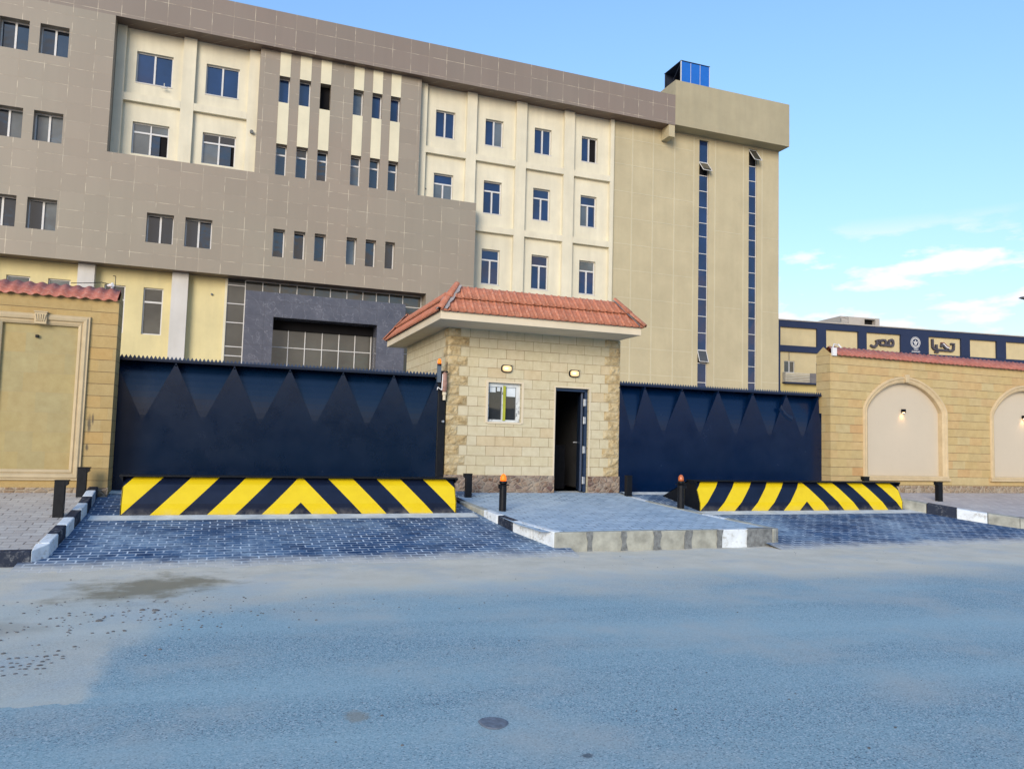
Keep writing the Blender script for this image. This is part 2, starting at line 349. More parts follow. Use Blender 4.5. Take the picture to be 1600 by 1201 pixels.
M = {}
M['clad'] = mat_cladding('taupe_tile_cladding', (0.288, 0.257, 0.205))
M['fascia'] = mat_cladding('taupe_tile_fascia', (0.228, 0.192, 0.158), pz=0.93, z_off=20.60)
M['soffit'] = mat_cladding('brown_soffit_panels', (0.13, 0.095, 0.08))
M['cream'] = mat_plaster('cream_plaster', (0.69, 0.65, 0.51), dirt=(0.38, 0.36, 0.29), amt=0.30)
M['strip'] = mat_plaster('pale_cream_strip', (0.68, 0.64, 0.48), amt=0.1)
M['tower'] = mat_plaster('ochre_plaster', (0.475, 0.42, 0.28), dirt=(0.38, 0.33, 0.22), amt=0.30)
M['parapet'] = mat_plaster('olive_tan_plaster', (0.385, 0.345, 0.235), dirt=(0.28, 0.26, 0.19), amt=0.35)
M['band'] = mat_plaster('pale_joint_band', (0.52, 0.475, 0.335), amt=0.1)
M['yellow'] = mat_plaster('pale_yellow_plaster', (0.66, 0.58, 0.32), amt=0.2)
M['pillar'] = mat_plaster('grey_white_plaster', (0.58, 0.57, 0.55), amt=0.2)
M['alu'] = plain('white_aluminium', (0.60, 0.60, 0.60), 0.4, 0.5, 0.06)
M['glass'] = mat_glass('blue_sky_window_glass', 1.7, (0.008, 0.024, 0.085))  # glass tint plus reflected blue sky, mixed into the base colour
M['glassL'] = mat_glass('grey_reflection_window_glass', 1.8, (0.012, 0.017, 0.028), wav=0.05)  # same glass; greyer reflection of left and lower windows put into the colour
M['glassPale'] = mat_glass('pale_reflection_window_glass', 1.8, (0.10, 0.115, 0.125), wav=0.05)  # lighter reflection on a few random panes, painted as base colour
M['cglass'] = mat_glass('grey_curtain_glass', 1.75, (0.060, 0.058, 0.050), wav=0.05)
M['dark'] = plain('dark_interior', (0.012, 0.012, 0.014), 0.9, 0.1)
M['marble'] = mat_marble()
M['blue'] = plain('blue_sheet_metal', (0.012, 0.13, 0.52), 0.35, 0.5, 0.06)
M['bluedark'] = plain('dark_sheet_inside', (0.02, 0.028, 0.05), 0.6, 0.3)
M['white'] = plain('white_paint', (0.72, 0.72, 0.72), 0.5, 0.3, 0.05)
M['stoneL'] = mat_stone('ochre_limestone_courses', [(0.444, 0.315, 0.138), (0.483, 0.354, 0.16), (0.427, 0.315, 0.145), (0.475, 0.37, 0.188), (0.491, 0.332, 0.138), (0.452, 0.363, 0.181)], row=0.193, zoff=0.03)
M['stonePanel'] = mat_stone('ochre_panel_stones', [(0.404, 0.332, 0.163), (0.433, 0.355, 0.177), (0.397, 0.34, 0.184), (0.433, 0.34, 0.163), (0.418, 0.363, 0.198)], row=0.31, zoff=0.0, blen=0.37, vert=0.02, jw=0.004, joint=(0.36, 0.29, 0.17), bstr=0.25)
M['stoneR'] = mat_stone('sand_limestone_courses', [(0.513, 0.384, 0.183), (0.547, 0.426, 0.214), (0.504, 0.401, 0.207), (0.556, 0.392, 0.191), (0.53, 0.435, 0.237), (0.539, 0.341, 0.161)], row=0.2, zoff=0.02, blen=0.42, slope=0.012)
M['stoneG'] = mat_stone('cream_limestone_blocks', [(0.568, 0.51, 0.349), (0.593, 0.546, 0.391), (0.576, 0.519, 0.363), (0.602, 0.555, 0.409), (0.568, 0.473, 0.307)], row=0.1935, zoff=0.147, blen=0.385, vert=0.9, joint=(0.19, 0.115, 0.055), bstr=0.3, jw=0.008)
M['moulding'] = plain('moulded_sandstone', (0.50, 0.40, 0.25), 0.8, 0.2, 0.10, 5, bump=0.2)
M['mouldR'] = plain('moulded_sandstone_light', (0.56, 0.44, 0.27), 0.8, 0.2, 0.10, 5, bump=0.2)
M['archpanel'] = mat_plaster('beige_pink_render', (0.56, 0.485, 0.375), dirt=(0.5, 0.42, 0.33), amt=0.12, var=0.03)
M['rock'] = mat_rock('split_face_limestone', [(0.317, 0.225, 0.108), (0.528, 0.423, 0.243), (0.598, 0.522, 0.351), (0.563, 0.441, 0.252)])
M['plinth'] = mat_rubble('brown_rubble_plinth', [(0.11, 0.065, 0.05), (0.26, 0.155, 0.10), (0.16, 0.10, 0.09), (0.36, 0.25, 0.17), (0.21, 0.12, 0.08), (0.38, 0.29, 0.23)], (0.30, 0.24, 0.19), 7.5)
M['plinth2'] = mat_rubble('dusty_rubble_plinth', [(0.26, 0.18, 0.11), (0.38, 0.28, 0.18), (0.30, 0.20, 0.13), (0.46, 0.36, 0.25)], (0.42, 0.35, 0.26), 7.0)
M['tile'] = mat_tiles('terracotta_roof_tile', (0.43, 0.155, 0.088))
M['tileW'] = mat_tiles('terracotta_coping_tile', (0.42, 0.135, 0.09))
M['mortar'] = plain('grey_roof_mortar', (0.30, 0.28, 0.28), 0.9, 0.1, 0.3, 12, bump=0.4)
M['eave'] = mat_plaster('cream_eave_render', (0.66, 0.575, 0.43), amt=0.15)
M['gateL'] = mat_gate('navy_gate_paint', (0.0006, 0.0085, 0.029))
M['gateR'] = mat_gate('navy_gate_paint_right', (0.0006, 0.009, 0.038))
M['navy'] = plain('navy_door_paint', (0.012, 0.03, 0.075), 0.4, 0.5, 0.15)
M['black'] = plain('black_paint', (0.006, 0.007, 0.010), 0.45, 0.25, 0.3, 12)
M['steel'] = plain('bare_steel', (0.45, 0.47, 0.50), 0.4, 0.5, 0.2, 9, metal=0.6)
M['stripes'] = mat_stripes()
M['orange'] = emit('orange_beacon_plastic', (0.95, 0.16, 0.012), 0.45)
M['orangedull'] = plain('dull_orange_plastic', (0.55, 0.14, 0.04), 0.25, 0.6)
M['lampglow'] = emit('warm_lamp_glass', (0.95, 0.66, 0.34), 0.22)
M['lampbright'] = emit('bright_lamp_bulb', (1.0, 0.80, 0.5), 0.9)
M['tape'] = plain('yellow_green_tape', (0.36, 0.38, 0.04), 0.5)
M['film'] = mat_paint_chip('torn_protective_film', (0.62, 0.66, 0.68), (0.05, 0.06, 0.08), 0.9)
M['kwhite'] = mat_paint_chip('chipped_white_kerb', (0.74, 0.79, 0.82), (0.40, 0.39, 0.35), 0.8)
M['kblack'] = mat_paint_chip('chipped_black_kerb', (0.020, 0.028, 0.05), (0.30, 0.31, 0.32), 0.45)
M['kgrey'] = plain('grey_kerb_concrete', (0.36, 0.36, 0.31), 0.9, 0.15, 0.3, 5, bump=0.5)
M['kjoint'] = plain('dark_cement_smear', (0.19, 0.20, 0.20), 0.95, 0.1, 0.4, 14, bump=0.7)
M['concrete'] = plain('pale_concrete_strip', (0.62, 0.64, 0.62), 0.9, 0.15, 0.2, 5, bump=0.5)
M['pdrive'] = mat_pavers('blue_black_pavers', (0.010, 0.042, 0.115), (0.035, 0.11, 0.24), (0.72, 0.80, 0.86), 0.205, 0.11, 0.88, dust=(0.38, 0.50, 0.60), dustamt=0.6, mortar=0.011, sandy=True)
M['pisland'] = mat_pavers('pale_blue_grey_pavers', (0.36, 0.47, 0.57), (0.52, 0.63, 0.71), (0.10, 0.13, 0.18), 0.22, 0.13, 0.95, dust=(0.64, 0.70, 0.72), dustamt=0.35, mortar=0.012, rough=0.9)
M['pleft'] = mat_pavers('beige_interlocking_pavers', (0.50, 0.45, 0.40), (0.62, 0.58, 0.52), (0.15, 0.12, 0.10), 0.24, 0.14, 0.95, dust=(0.64, 0.58, 0.48), dustamt=0.4, mortar=0.010, rough=0.9)
M['pright'] = mat_pavers('pinkish_interlocking_pavers', (0.46, 0.42, 0.41), (0.58, 0.54, 0.52), (0.17, 0.14, 0.13), 0.24, 0.16, 0.8, dust=(0.60, 0.56, 0.52), dustamt=0.6, mortar=0.010, rough=0.9)
M['road'] = mat_road()
M['ground'] = plain('sandy_ground', (0.36, 0.31, 0.24), 0.95, 0.1, 0.2, 0.2, bump=0.4)
M['fnavy'] = plain('far_navy_paint', (0.018, 0.030, 0.075), 0.6, 0.3, 0.08, 0.5)
M['fcream'] = mat_plaster('far_cream_plaster', (0.56, 0.47, 0.28), amt=0.15)
M['fyellow'] = mat_plaster('far_yellow_plaster', (0.55, 0.45, 0.2), amt=0.15)
M['fgrey'] = plain('letter_grey', (0.07, 0.065, 0.08), 0.5)
M['conc'] = mat_plaster('roof_cabin_concrete', (0.42, 0.39, 0.36), amt=0.2)
M['rail'] = plain('pale_railing_slats', (0.52, 0.48, 0.40), 0.5)
M['greyrail'] = plain('grey_mesh_panel', (0.16, 0.15, 0.15), 0.6)
M['pebble'] = plain('grey_pebble', (0.16, 0.155, 0.15), 0.9, 0.1, 0.4, 15, bump=0.5)
M['cover'] = plain('dark_iron_cover', (0.17, 0.19, 0.22), 0.8, 0.3, 0.3, 30, bump=0.6)
M['pipe'] = plain('brown_pink_casing', (0.33, 0.19, 0.15), 0.6, 0.3, 0.3, 20)
M['glow'] = emit('spot_lens', (1.0, 0.62, 0.28), 6.0)

# ------------------------------------------------------------------ mesh helpers
class MB:
    def __init__(s): s.v = []; s.f = []; s.mi = []; s.cur = 0
    def add(s, vs, fs):
        k = len(s.v); s.v += [tuple(p) for p in vs]
        for f in fs: s.f.append([k+i for i in f]); s.mi.append(s.cur)
        return s
    def quad(s, a, b, c, d): return s.add([a, b, c, d], [(0, 1, 2, 3)])
    def box(s, x0, x1, y0, y1, z0, z1):
        return s.add([(x0,y0,z0),(x1,y0,z0),(x1,y1,z0),(x0,y1,z0),(x0,y0,z1),(x1,y0,z1),(x1,y1,z1),(x0,y1,z1)],
                     [(0,3,2,1),(4,5,6,7),(0,1,5,4),(1,2,6,5),(2,3,7,6),(3,0,4,7)])
    def tube(s, p0, p1, r, n=12, r1=None, caps=True):
        p0 = Vector(p0); p1 = Vector(p1); r1 = r if r1 is None else r1
        d = (p1-p0).normalized(); a = d.orthogonal().normalized(); b = d.cross(a)
        vs = []
        for P, q in ((p0, r), (p1, r1)):
            for i in range(n):
                t = 2*math.pi*i/n; vs.append(P + a*math.cos(t)*q + b*math.sin(t)*q)
        fs = [(i, (i+1) % n, n+(i+1) % n, n+i) for i in range(n)]
        if caps: fs += [tuple(range(n))[::-1], tuple(range(n, 2*n))]
        return s.add(vs, fs)
    def lathe(s, c, prof, n=20, sx=1, sy=1):
        """prof: list of (r, z) about a vertical axis through c"""
        vs = []; fs = []
        for r, z in prof:
            for i in range(n):
                t = 2*math.pi*i/n; vs.append((c[0]+sx*r*math.cos(t), c[1]+sy*r*math.sin(t), c[2]+z))
        for j in range(len(prof)-1):
            for i in range(n): fs.append((j*n+i, j*n+(i+1) % n, (j+1)*n+(i+1) % n, (j+1)*n+i))
        fs.append(tuple(range(n))[::-1]); fs.append(tuple(range((len(prof)-1)*n, len(prof)*n)))
        return s.add(vs, fs)
    def build(s, name, mats, parent=None, smooth=False, bevel=0, loc=None):
        me = bpy.data.meshes.new(name); me.from_pydata(s.v, [], s.f)
        for mm in (mats if isinstance(mats, (list, tuple)) else [mats]): me.materials.append(mm)
        for p, i in zip(me.polygons, s.mi): p.material_index = i; p.use_smooth = smooth
        me.update()
        o = bpy.data.objects.new(name, me); col.objects.link(o)
        if parent: o.parent = parent
        if loc: o.location = loc
        if bevel:
            b = o.modifiers.new('bevel', 'BEVEL'); b.width = bevel; b.segments = 2; b.limit_method = 'ANGLE'
        return o
def tag(o, label=None, cat=None, group=None, kind=None):
    if label: o['label'] = label
    if cat: o['category'] = cat
    if group: o['group'] = group
    if kind: o['kind'] = kind
    return o
def empty(name, loc=(0, 0, 0), rz=0):
    o = bpy.data.objects.new(name, None); col.objects.link(o); o.location = loc; o.rotation_euler = (0, 0, rz); o.empty_display_size = 0.3
    return o
def rel(parts, root):
    """parts built in world coordinates: keep them where they are under a moved root"""
    for o in parts:
        o.parent = root; o.matrix_parent_inverse = root.matrix_basis.inverted()

def wall(mb, x0, x1, z0, z1, Y, holes, depth=0.28, back=False):
    """front wall in plane Y facing -Y with rectangular holes (hx0,hx1,hz0,hz1) and their reveals"""
    xs = sorted({x0, x1, *[min(max(h[i], x0), x1) for h in holes for i in (0, 1)]})
    zs = sorted({z0, z1, *[min(max(h[i], z0), z1) for h in holes for i in (2, 3)]})
    idx = {}; vs = []; fs = []
    def V(i, j):
        if (i, j) not in idx: idx[(i, j)] = len(vs); vs.append((xs[i], Y, zs[j]))
        return idx[(i, j)]
    for i in range(len(xs)-1):
        for j in range(len(zs)-1):
            cx_, cz_ = (xs[i]+xs[i+1])/2, (zs[j]+zs[j+1])/2
            if any(h[0] < cx_ < h[1] and h[2] < cz_ < h[3] for h in holes): continue
            fs.append((V(i, j), V(i+1, j), V(i+1, j+1), V(i, j+1)))
    mb.add(vs, fs)
    for (a, b, c, d) in holes:
        e = Y+depth; a, b, c, d = max(a, x0), min(b, x1), max(c, z0), min(d, z1)
        mb.quad((a, Y, c), (a, Y, d), (a, e, d), (a, e, c)); mb.quad((b, Y, d), (b, Y, c), (b, e, c), (b, e, d))
        mb.quad((a, Y, d), (b, Y, d), (b, e, d), (a, e, d)); mb.quad((b, Y, c), (a, Y, c), (a, e, c), (b, e, c))

def window(parent, x0, x1, z0, z1, Y, style='two', glass=None, fw=0.055, openr=0.0, sill=False):
    """frame with pane children, set in the plane Y"""
    f = MB(); y0, y1 = Y, Y+0.07
    f.box(x0, x0+fw, y0, y1, z0, z1); f.box(x1-fw, x1, y0, y1, z0, z1)
    f.box(x0+fw, x1-fw, y0, y1, z0, z0+fw); f.box(x0+fw, x1-fw, y0, y1, z1-fw, z1)
    xm = (x0+x1)/2; zt = z1-fw
    if style in ('trans', 'strans'):
        zt = z0+(z1-z0)*0.68; f.box(x0+fw, x1-fw, y0-0.01, y1, zt, zt+0.08)
    if style in ('two', 'trans'):
        f.box(xm-0.04, xm+0.04, y0-0.02, y1, z0+fw, zt)
        if style == 'trans' and openr: f.box(xm-0.03, xm+0.03, y0, y1, zt+0.08, z1-fw)
    fo = f.build('window', M['alu'], parent)
    g = MB(); xe = x1-fw - openr*(x1-x0)
    def leaf(a, c_, d, e):
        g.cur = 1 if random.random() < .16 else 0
        t1, t2 = random.uniform(-.012, .012), random.uniform(-.014, .014); yy = Y+0.038
        g.quad((a, yy+t1+t2, d), (c_, yy-t1+t2, d), (c_, yy-t1-t2, e), (a, yy+t1-t2, e))
    if style in ('two', 'trans'): leaf(x0+fw, xm, z0+fw, zt); leaf(xm, xe, z0+fw, zt)
    else: leaf(x0+fw, xe, z0+fw, zt)
    if zt < z1-fw-0.01: leaf(x0+fw, x1-fw, zt+0.08, z1-fw)
    g.build('pane', [glass or M['glassL'], M['glassPale']], fo)
    if sill:
        q = MB(); q.box(x0-0.02, x1+0.02, Y-0.16, Y-0.005, z0-0.055, z0+0.0); q.build('sill', M['pillar'], fo)
    return fo

# ================================================================== SETTING
rampz = lambda y: 0.142*(y-10.02)
islz = lambda y: 0.29+0.078*(y-10.5)
leftz = lambda y: 0.18+0.128*(y-10.5)
rightz = lambda y: 0.33+0.096*(y-11.0)

g = MB(); g.quad((-900, -900, -0.12), (900, -900, -0.12), (900, 1500, -0.12), (-900, 1500, -0.12))
tag(g.build('ground', M['ground']), kind='structure')

# road sheet: fine near the driveways so that sand laps unevenly over the pavers
def frange(a, b, s):
    o = []; x = a
    while x < b-1e-6: o.append(x); x += s
    return o
xs = frange(-60, -4, 4)+frange(-4, 17, 0.12)+frange(17, 80, 4)+[80]
ys = frange(-25, 2, 3)+frange(2, 8.5, 0.25)+frange(8.5, 10.72, 0.08)+[10.72]
r = MB(); vs = []; fs = []
for y in ys:
    for x in xs:
        z = 0.0
        if y > 9.0:
            k = min(1, (y-9.0)/0.6)
            z = k*0.016*(mnoise.noise(Vector((x*1.1, y*1.1, 0)))+0.5*mnoise.noise(Vector((x*4.5, y*4.5, 3))))+k*0.012*mnoise.noise(Vector((x*14, y*14, 1)))
        elif y > 3: z = 0.004*mnoise.noise(Vector((x*1.3, y*1.3, 5)))
        vs.append((x, y, z))
n_ = len(xs)
for j in range(len(ys)-1):
    for i in range(n_-1): fs.append((j*n_+i, j*n_+i+1, (j+1)*n_+i+1, (j+1)*n_+i))
r.add(vs, fs); tag(r.build('road', M['road'], smooth=True), kind='structure')

def sheet(name, poly, zf, mat, low=None):
    """sloping sheet over a convex-ish plan polygon given as (left x, right x, y) rows"""
    b = MB(); vs = []; fs = []
    for (xa, xb, y) in poly: vs += [(xa, y, zf(y)), (xb, y, zf(y))]
    for i in range(len(poly)-1): fs.append((2*i, 2*i+1, 2*i+3, 2*i+2))
    b.add(vs, fs); return tag(b.build(name, mat), kind='structure')
sheet('driveway', [(-2.15, 4.75, 9.4), (-2.15, 4.9, 10.55), (-1.95, 4.6, 10.56), (-1.95, 4.5, 15.0)], rampz, M['pdrive'])
sheet('driveway', [(8.4, 24.0, 9.4), (8.4, 24.0, 10.5), (7.8, 15.6, 11.2), (7.8, 14.5, 15.0)], rampz, M['pdrive'])
# sidewalks
sheet('sidewalk', [(-20, -1.97, 10.52), (-20, -1.97, 14.5)], leftz, M['pleft'])
sheet('sidewalk', [(4.45, 8.60, 10.52), (4.30, 8.40, 11.1), (4.24, 8.12, 12.0), (4.10, 7.94, 12.9), (4.05, 7.86, 14.39)], lambda y: islz(y)-0.004, M['pisland'])
sheet('sidewalk', [(15.6, 60, 10.95), (14.9, 60, 11.5), (14.4, 60, 12.1), (13.9, 60, 12.7), (13.8, 60, 14.5)], rightz, M['pright'])
y_ = MB(); y_.quad((-30, 14.99, 0.585), (60, 14.99, 0.585), (60, 60, 0.585), (-30, 60, 0.585))
tag(y_.build('courtyard', M['ground']), kind='structure')
# concrete strips: across each driveway in front of the barriers and under the gates
for (xa, xb, ya, yb) in ((-1.74, 4.06, 12.30, 12.59), (8.18, 14.0, 12.30, 12.59), (-1.7, 4.0, 14.05, 14.30), (7.84, 13.1, 14.05, 14.30)):
    b = MB(); vs = [(xa, ya, rampz(ya)+.006), (xb, ya, rampz(ya)+.006), (xb, yb, rampz(yb)+.006), (xa, yb, rampz(yb)+.006)]
    b.add(vs, [(0, 1, 2, 3)]); tag(b.build('concrete_strip', M['concrete']), kind='structure')

def kerb(name, path, top, base, seq, width=0.13, L=0.5, side=1, mats=None):
    """kerb stones laid along a plan polyline; side=+1 puts the stone on the left of the direction"""
    b = MB(); pts = [Vector(p) for p in path]
    seg = []; tot = 0
    for a, c in zip(pts, pts[1:]): seg.append((tot, a, c)); tot += (c-a).length
    def at(d):
        d = max(0, min(tot, d))
        for (s0, a, c) in reversed(seg):
            if d >= s0: return a+(c-a)*((d-s0)/(c-a).length)
    n = max(1, round(tot/L)); st = tot/n; gi = 0.006
    for i in range(n):
        p, q = at(i*st+gi), at((i+1)*st-gi); t = (q-p).normalized(); nn = Vector((-t.y, t.x))*side
        b.cur = seq[i % len(seq)]
        jz = random.uniform(-0.006, 0.006); jn = random.uniform(-0.006, 0.006)
        P = [p+nn*jn, q+nn*jn, q+nn*width, p+nn*width]
        if side < 0: P = [P[1], P[0], P[3], P[2]]
        vs = [(v.x, v.y, base(v.y)) for v in P]+[(v.x, v.y, top(v.y)+jz) for v in P]
        b.add(vs, [(0,3,2,1),(4,5,6,7),(0,1,5,4),(1,2,6,5),(2,3,7,6),(3,0,4,7)])
    o = b.build(name, mats or [M['kblack'], M['kwhite'], M['kgrey'], M['kjoint']], bevel=0.014)
    return tag(o, kind='structure')
lowz = lambda y: rampz(y)-0.25
flat = lambda y: -0.1
kerb('kerb', [(-1.84, 14.0), (-1.80, 12.8), (-1.84, 11.6), (-1.88, 10.62)], lambda y: rampz(y)+0.165, lowz, [0, 1], side=-1, L=0.42)
kerb('kerb', [(-2.02, 10.40), (-6, 10.3), (-18, 10.2)], lambda y: 0.185, flat, [0, 1], side=-1, width=0.16, L=0.42)
# corner stone
cb = MB(); cb.cur = 0; cb.add([(-2.02, 10.395, -.1), (-1.87, 10.60, -.1), (-2.02, 10.60, -.1), (-2.02, 10.395, .185), (-1.87, 10.60, .245), (-2.02, 10.60, .245)], [(0, 2, 1), (3, 4, 5), (0, 1, 4, 3), (1, 2, 5, 4), (2, 0, 3, 5)])
tag(cb.build('kerb', M['kwhite'], bevel=0.01), kind='structure')
# island kerbs
kerb('kerb', [(4.62, 10.46), (4.30, 11.45), (4.20, 12.1), (4.02, 13.3), (3.98, 14.3)], lambda y: islz(y)+0.004, lowz, [1, 1, 0, 1, 2, 2, 0, 1], side=-1, L=0.48)
kerb('kerb', [(8.67, 10.46), (8.46, 11.1), (8.2, 11.95), (8.03, 12.7), (7.93, 13.3), (7.88, 14.3)], lambda y: islz(y)+0.004, lowz, [2, 2, 1, 2], side=1, L=0.5)
kerb('kerb', [(4.63, 10.45), (8.67, 10.45)], lambda y: 0.292, flat, [2, 2, 2, 2, 2, 1, 3], side=1, L=0.577, width=0.15)
# cement smears over the joints of the front kerb
cs = MB()
for i in range(1, 7):
    x = 4.63+i*0.577; w = random.uniform(0.05, 0.09)
    pts = [(x-w*random.uniform(.6, 1.1), 10.438, z) for z in (0.0, 0.07, 0.14, 0.21, 0.285)]+[(x+w*random.uniform(.4, 1.0), 10.438, z) for z in (0.285, 0.21, 0.14, 0.07, 0.0)]
    cs.add(pts, [tuple(range(10))])
    tp = [(p[0], 10.438 if k in (4, 5) else p[1], p[2]) for k, p in enumerate(pts)]
cs_o = cs.build('kerb_joint_cement', M['kjoint']); tag(cs_o, kind='structure')
so = cs_o.modifiers.new('solid', 'SOLIDIFY'); so.thickness = 0.012; so.offset = 0
# right sidewalk kerb
kerb('kerb', [(13.78, 13.9), (13.80, 12.75), (14.15, 12.1), (14.55, 11.5), (15.1, 10.95), (16.3, 10.45), (22, 10.25), (40, 10.1)], lambda y: rampz(y)+0.205, lowz, [2, 2, 2, 0, 1], side=1, L=0.56, width=0.15)

# ================================================================== OFFICE BUILDING
bd = tag(empty('office_building', (8, 38, 0)), 'long four storey office building with taupe tiled bands, cream grid walls and ochre end tower', 'building')
made = []
_b0 = set(bpy.data.objects)
Yf, Yc = 38.0, 38.95
LW = [(-8.49, -7.36), (-10.03, -8.90), (-12.4, -11.27), (-13.94, -12.81)]
LZ = [(18.08, 19.44), (14.15, 15.50), (10.24, 11.61)]
lowR = [(-3.78, -2.65, 10.18, 11.54), (-2.16, -1.0, 10.16, 11.53)]
nar = [(1.73, 2.27), (2.70, 3.22), (3.67, 4.20), (5.21, 5.72), (6.16, 6.68), (7.14, 7.64)]
# cladding: left block and middle band
c = MB()
holesA = [(a, b, z0, z1) for a, b in LW for z0, z1 in LZ]
wall(c, -17, -5.57, 9.03, 20.45, Yf, holesA, 0.46)
wall(c, -5.57, 11.87, 9.03, 14.10, Yf, lowR+[(a, b, 10.12, 11.48) for a, b in nar], 0.46)
c.quad((-5.57, Yf, 14.1), (11.87, Yf, 14.1), (11.87, Yc, 14.1), (-5.57, Yc, 14.1))
c.quad((11.87, Yf, 9.03), (11.87, Yc, 9.03), (11.87, Yc, 14.1), (11.87, Yf, 14.1))
c.quad((-5.57, Yf, 14.1), (-5.57, Yf, 20.45), (-5.57, Yc, 20.45), (-5.57, Yc, 14.1))
# the ledge's return below the right end
c.quad((9.34, Yf, 0.5), (11.87, Yf, 0.5), (11.87, Yf, 9.03), (9.34, Yf, 9.03))
c.quad((9.34, Yf, 0.5), (9.34, Yf, 9.03), (9.34, Yc, 9.03), (9.34, Yc, 0.5)); c.quad((11.87, Yf, 0.5), (11.87, Yc, 0.5), (11.87, Yc, 9.03), (11.87, Yf, 9.03))
c.build('tile_cladding', M['clad'], bd)
# panel with narrow windows
p = MB()
narp = [(a-0.05, b-0.05) for a, b in nar[:3]]+[(a+0.10, b+0.10) for a, b in nar[3:]]
narp = [(1.68, 2.19), (2.64, 3.19), (3.65, 4.17), (5.30, 5.81), (6.26, 6.77), (7.21, 7.72)]
hp = [(a, b, 17.91, 19.23) for a, b in narp]+[(a, b, 14.26, 15.81) for a, b in narp]
wall(p, 0.75, 8.80, 14.1, 20.6, Yf+0.4, hp, 0.42)
p.quad((0.75, Yf+.4, 14.1), (0.75, Yf+.4, 20.6), (0.75, Yc, 20.6), (0.75, Yc, 14.1)); p.quad((8.8, Yf+.4, 20.6), (8.8, Yf+.4, 14.1), (8.8, Yc, 14.1), (8.8, Yc, 20.6))
p.build('window_panel', M['clad'], bd)
for a, b in narp:
    for q0, q1 in ((15.815, 17.905), (19.235, 20.44)): s_ = MB(); s_.box(a+.004, b-.004, Yf+.385, Yf+.41, q0, q1); s_.build('cream_strip', M['strip'], bd)
# fascia box along the top
f = MB()
wall(f, -17, 24.0, 20.45, 22.28, Yf, [], 0)
f.quad((24.0, Yf, 20.45), (24.0, Yc, 20.45), (24.0, Yc, 22.28), (24.0, Yf, 22.28)); f.quad((-17, Yf, 22.28), (24, Yf, 22.28), (24, Yf+.35, 22.28), (-17, Yf+.35, 22.28))
f.build('roof_fascia', M['fascia'], bd)
f = MB(); f.quad((-5.57, Yf+.002, 20.449), (-5.57, Yc, 20.449), (24.0, Yc, 20.449), (24.0, Yf+.002, 20.449))
f.quad((-17, Yf+.002, 9.031), (-17, Yc, 9.031), (9.34, Yc, 9.031), (9.34, Yf+.002, 9.031)); f.build('soffit', M['soffit'], bd)
# cream walls
RW = [(-4.72, -3.15), (-1.68, -0.17)]
w = MB()
hol = [(a, b, 17.93, 19.42) for a, b in RW]+[(a, b, 14.5, 16.02) for a, b in RW]
wall(w, -5.57, 0.75, 14.1, 20.5, Yc, hol, 0.22)
CW = [(9.77, 10.84), (12.57, 13.61), (15.48, 16.51), (18.40, 19.42)]
hol2 = [(a, b, 17.75, 19.21) for a, b in CW]+[(a, b, 13.96, 15.75) for a, b in CW]+[(a, b, 10.06, 11.97) for a, b in CW[1:]]+[(a, b, 6.1, 8.1) for a, b in CW[1:]]
wall(w, 8.8, 20.40, 0.5, 20.5, Yc, hol2, 0.24)
w.build('cream_wall', M['cream'], bd)
def bars(name, rects, y0, y1, mat):
    q = MB()
    for a, b, z0, z1 in rects: q.box(a, b, y0, y1, z0, z1)
    return q.build(name, mat, bd)
for a, b, z0, z1 in [(-5.56, -5.17, 14.12, 20.44), (-2.72, -2.15, 14.12, 20.44), (0.26, 0.745, 14.12, 20.44)]:
    bars('pilaster', [(a, b, z0, z1)], Yc-.20, Yc-.001, M['cream'])
bars('wall_beam', [(-5.165, -2.725, 16.92, 17.28)], Yc-.197, Yc-.001, M['cream']); bars('wall_beam', [(-2.145, .255, 16.92, 17.28)], Yc-.197, Yc-.001, M['cream'])
px_ = [(8.86, 9.23), (11.45, 12.01), (14.31, 14.93), (17.23, 17.86), (20.17, 20.398)]
for a, b in px_: bars('pilaster', [(a, b, 14.12 if a < 9 else 0.6, 20.44)], Yc-.20, Yc-.001, M['cream'])
for z0 in (16.72, 12.86, 9.0):
    for i in range(4):
        if z0 == 9.0 and i == 0: continue
        bars('wall_beam', [(px_[i][1]+.003, px_[i+1][0]-.003, z0, z0+.34)], Yc-.21, Yc-.001, M['cream'])
# tower
t = MB()
S1, S2 = (26.30, 26.98), (29.95, 30.56)
wall(t, 20.40, 32.25, 0.5, 20.6, Yc-.05, [(S1[0], S1[1], 2.0, 20.30), (S2[0], S2[1], 2.0, 20.33)], 0.16)
t.quad((32.25, Yc-.05, 0.5), (32.25, 54, 0.5), (32.25, 54, 20.6), (32.25, Yc-.05, 20.6))
t.quad((20.40, Yc-.05, .5), (20.40, Yc-.05, 20.6), (20.40, Yc, 20.6), (20.40, Yc, .5))
t.build('tower_wall', M['tower'], bd)
t = MB()
for x in (21.68, 23.08, 24.55, 25.91, 27.45, 29.53, 30.95): t.box(x-.045, x+.045, Yc-.064, Yc-.04, 0.6, 20.42)
for z in (5.68, 7.19, 8.5, 10.08, 11.7, 13.22, 14.77, 16.33, 17.95, 19.5):
    for a, b in ((20.42, 21.635), (21.725, 23.035), (23.125, 24.505), (24.595, 25.865), (27.495, 29.485), (30.995, 32.24)):
        if a > 27 and z not in (5.68, 10.08, 14.77): continue
        t.box(a, b, Yc-.058, Yc-.04, z-.025, z+.025)
t.build('joint_bands', M['band'], bd)
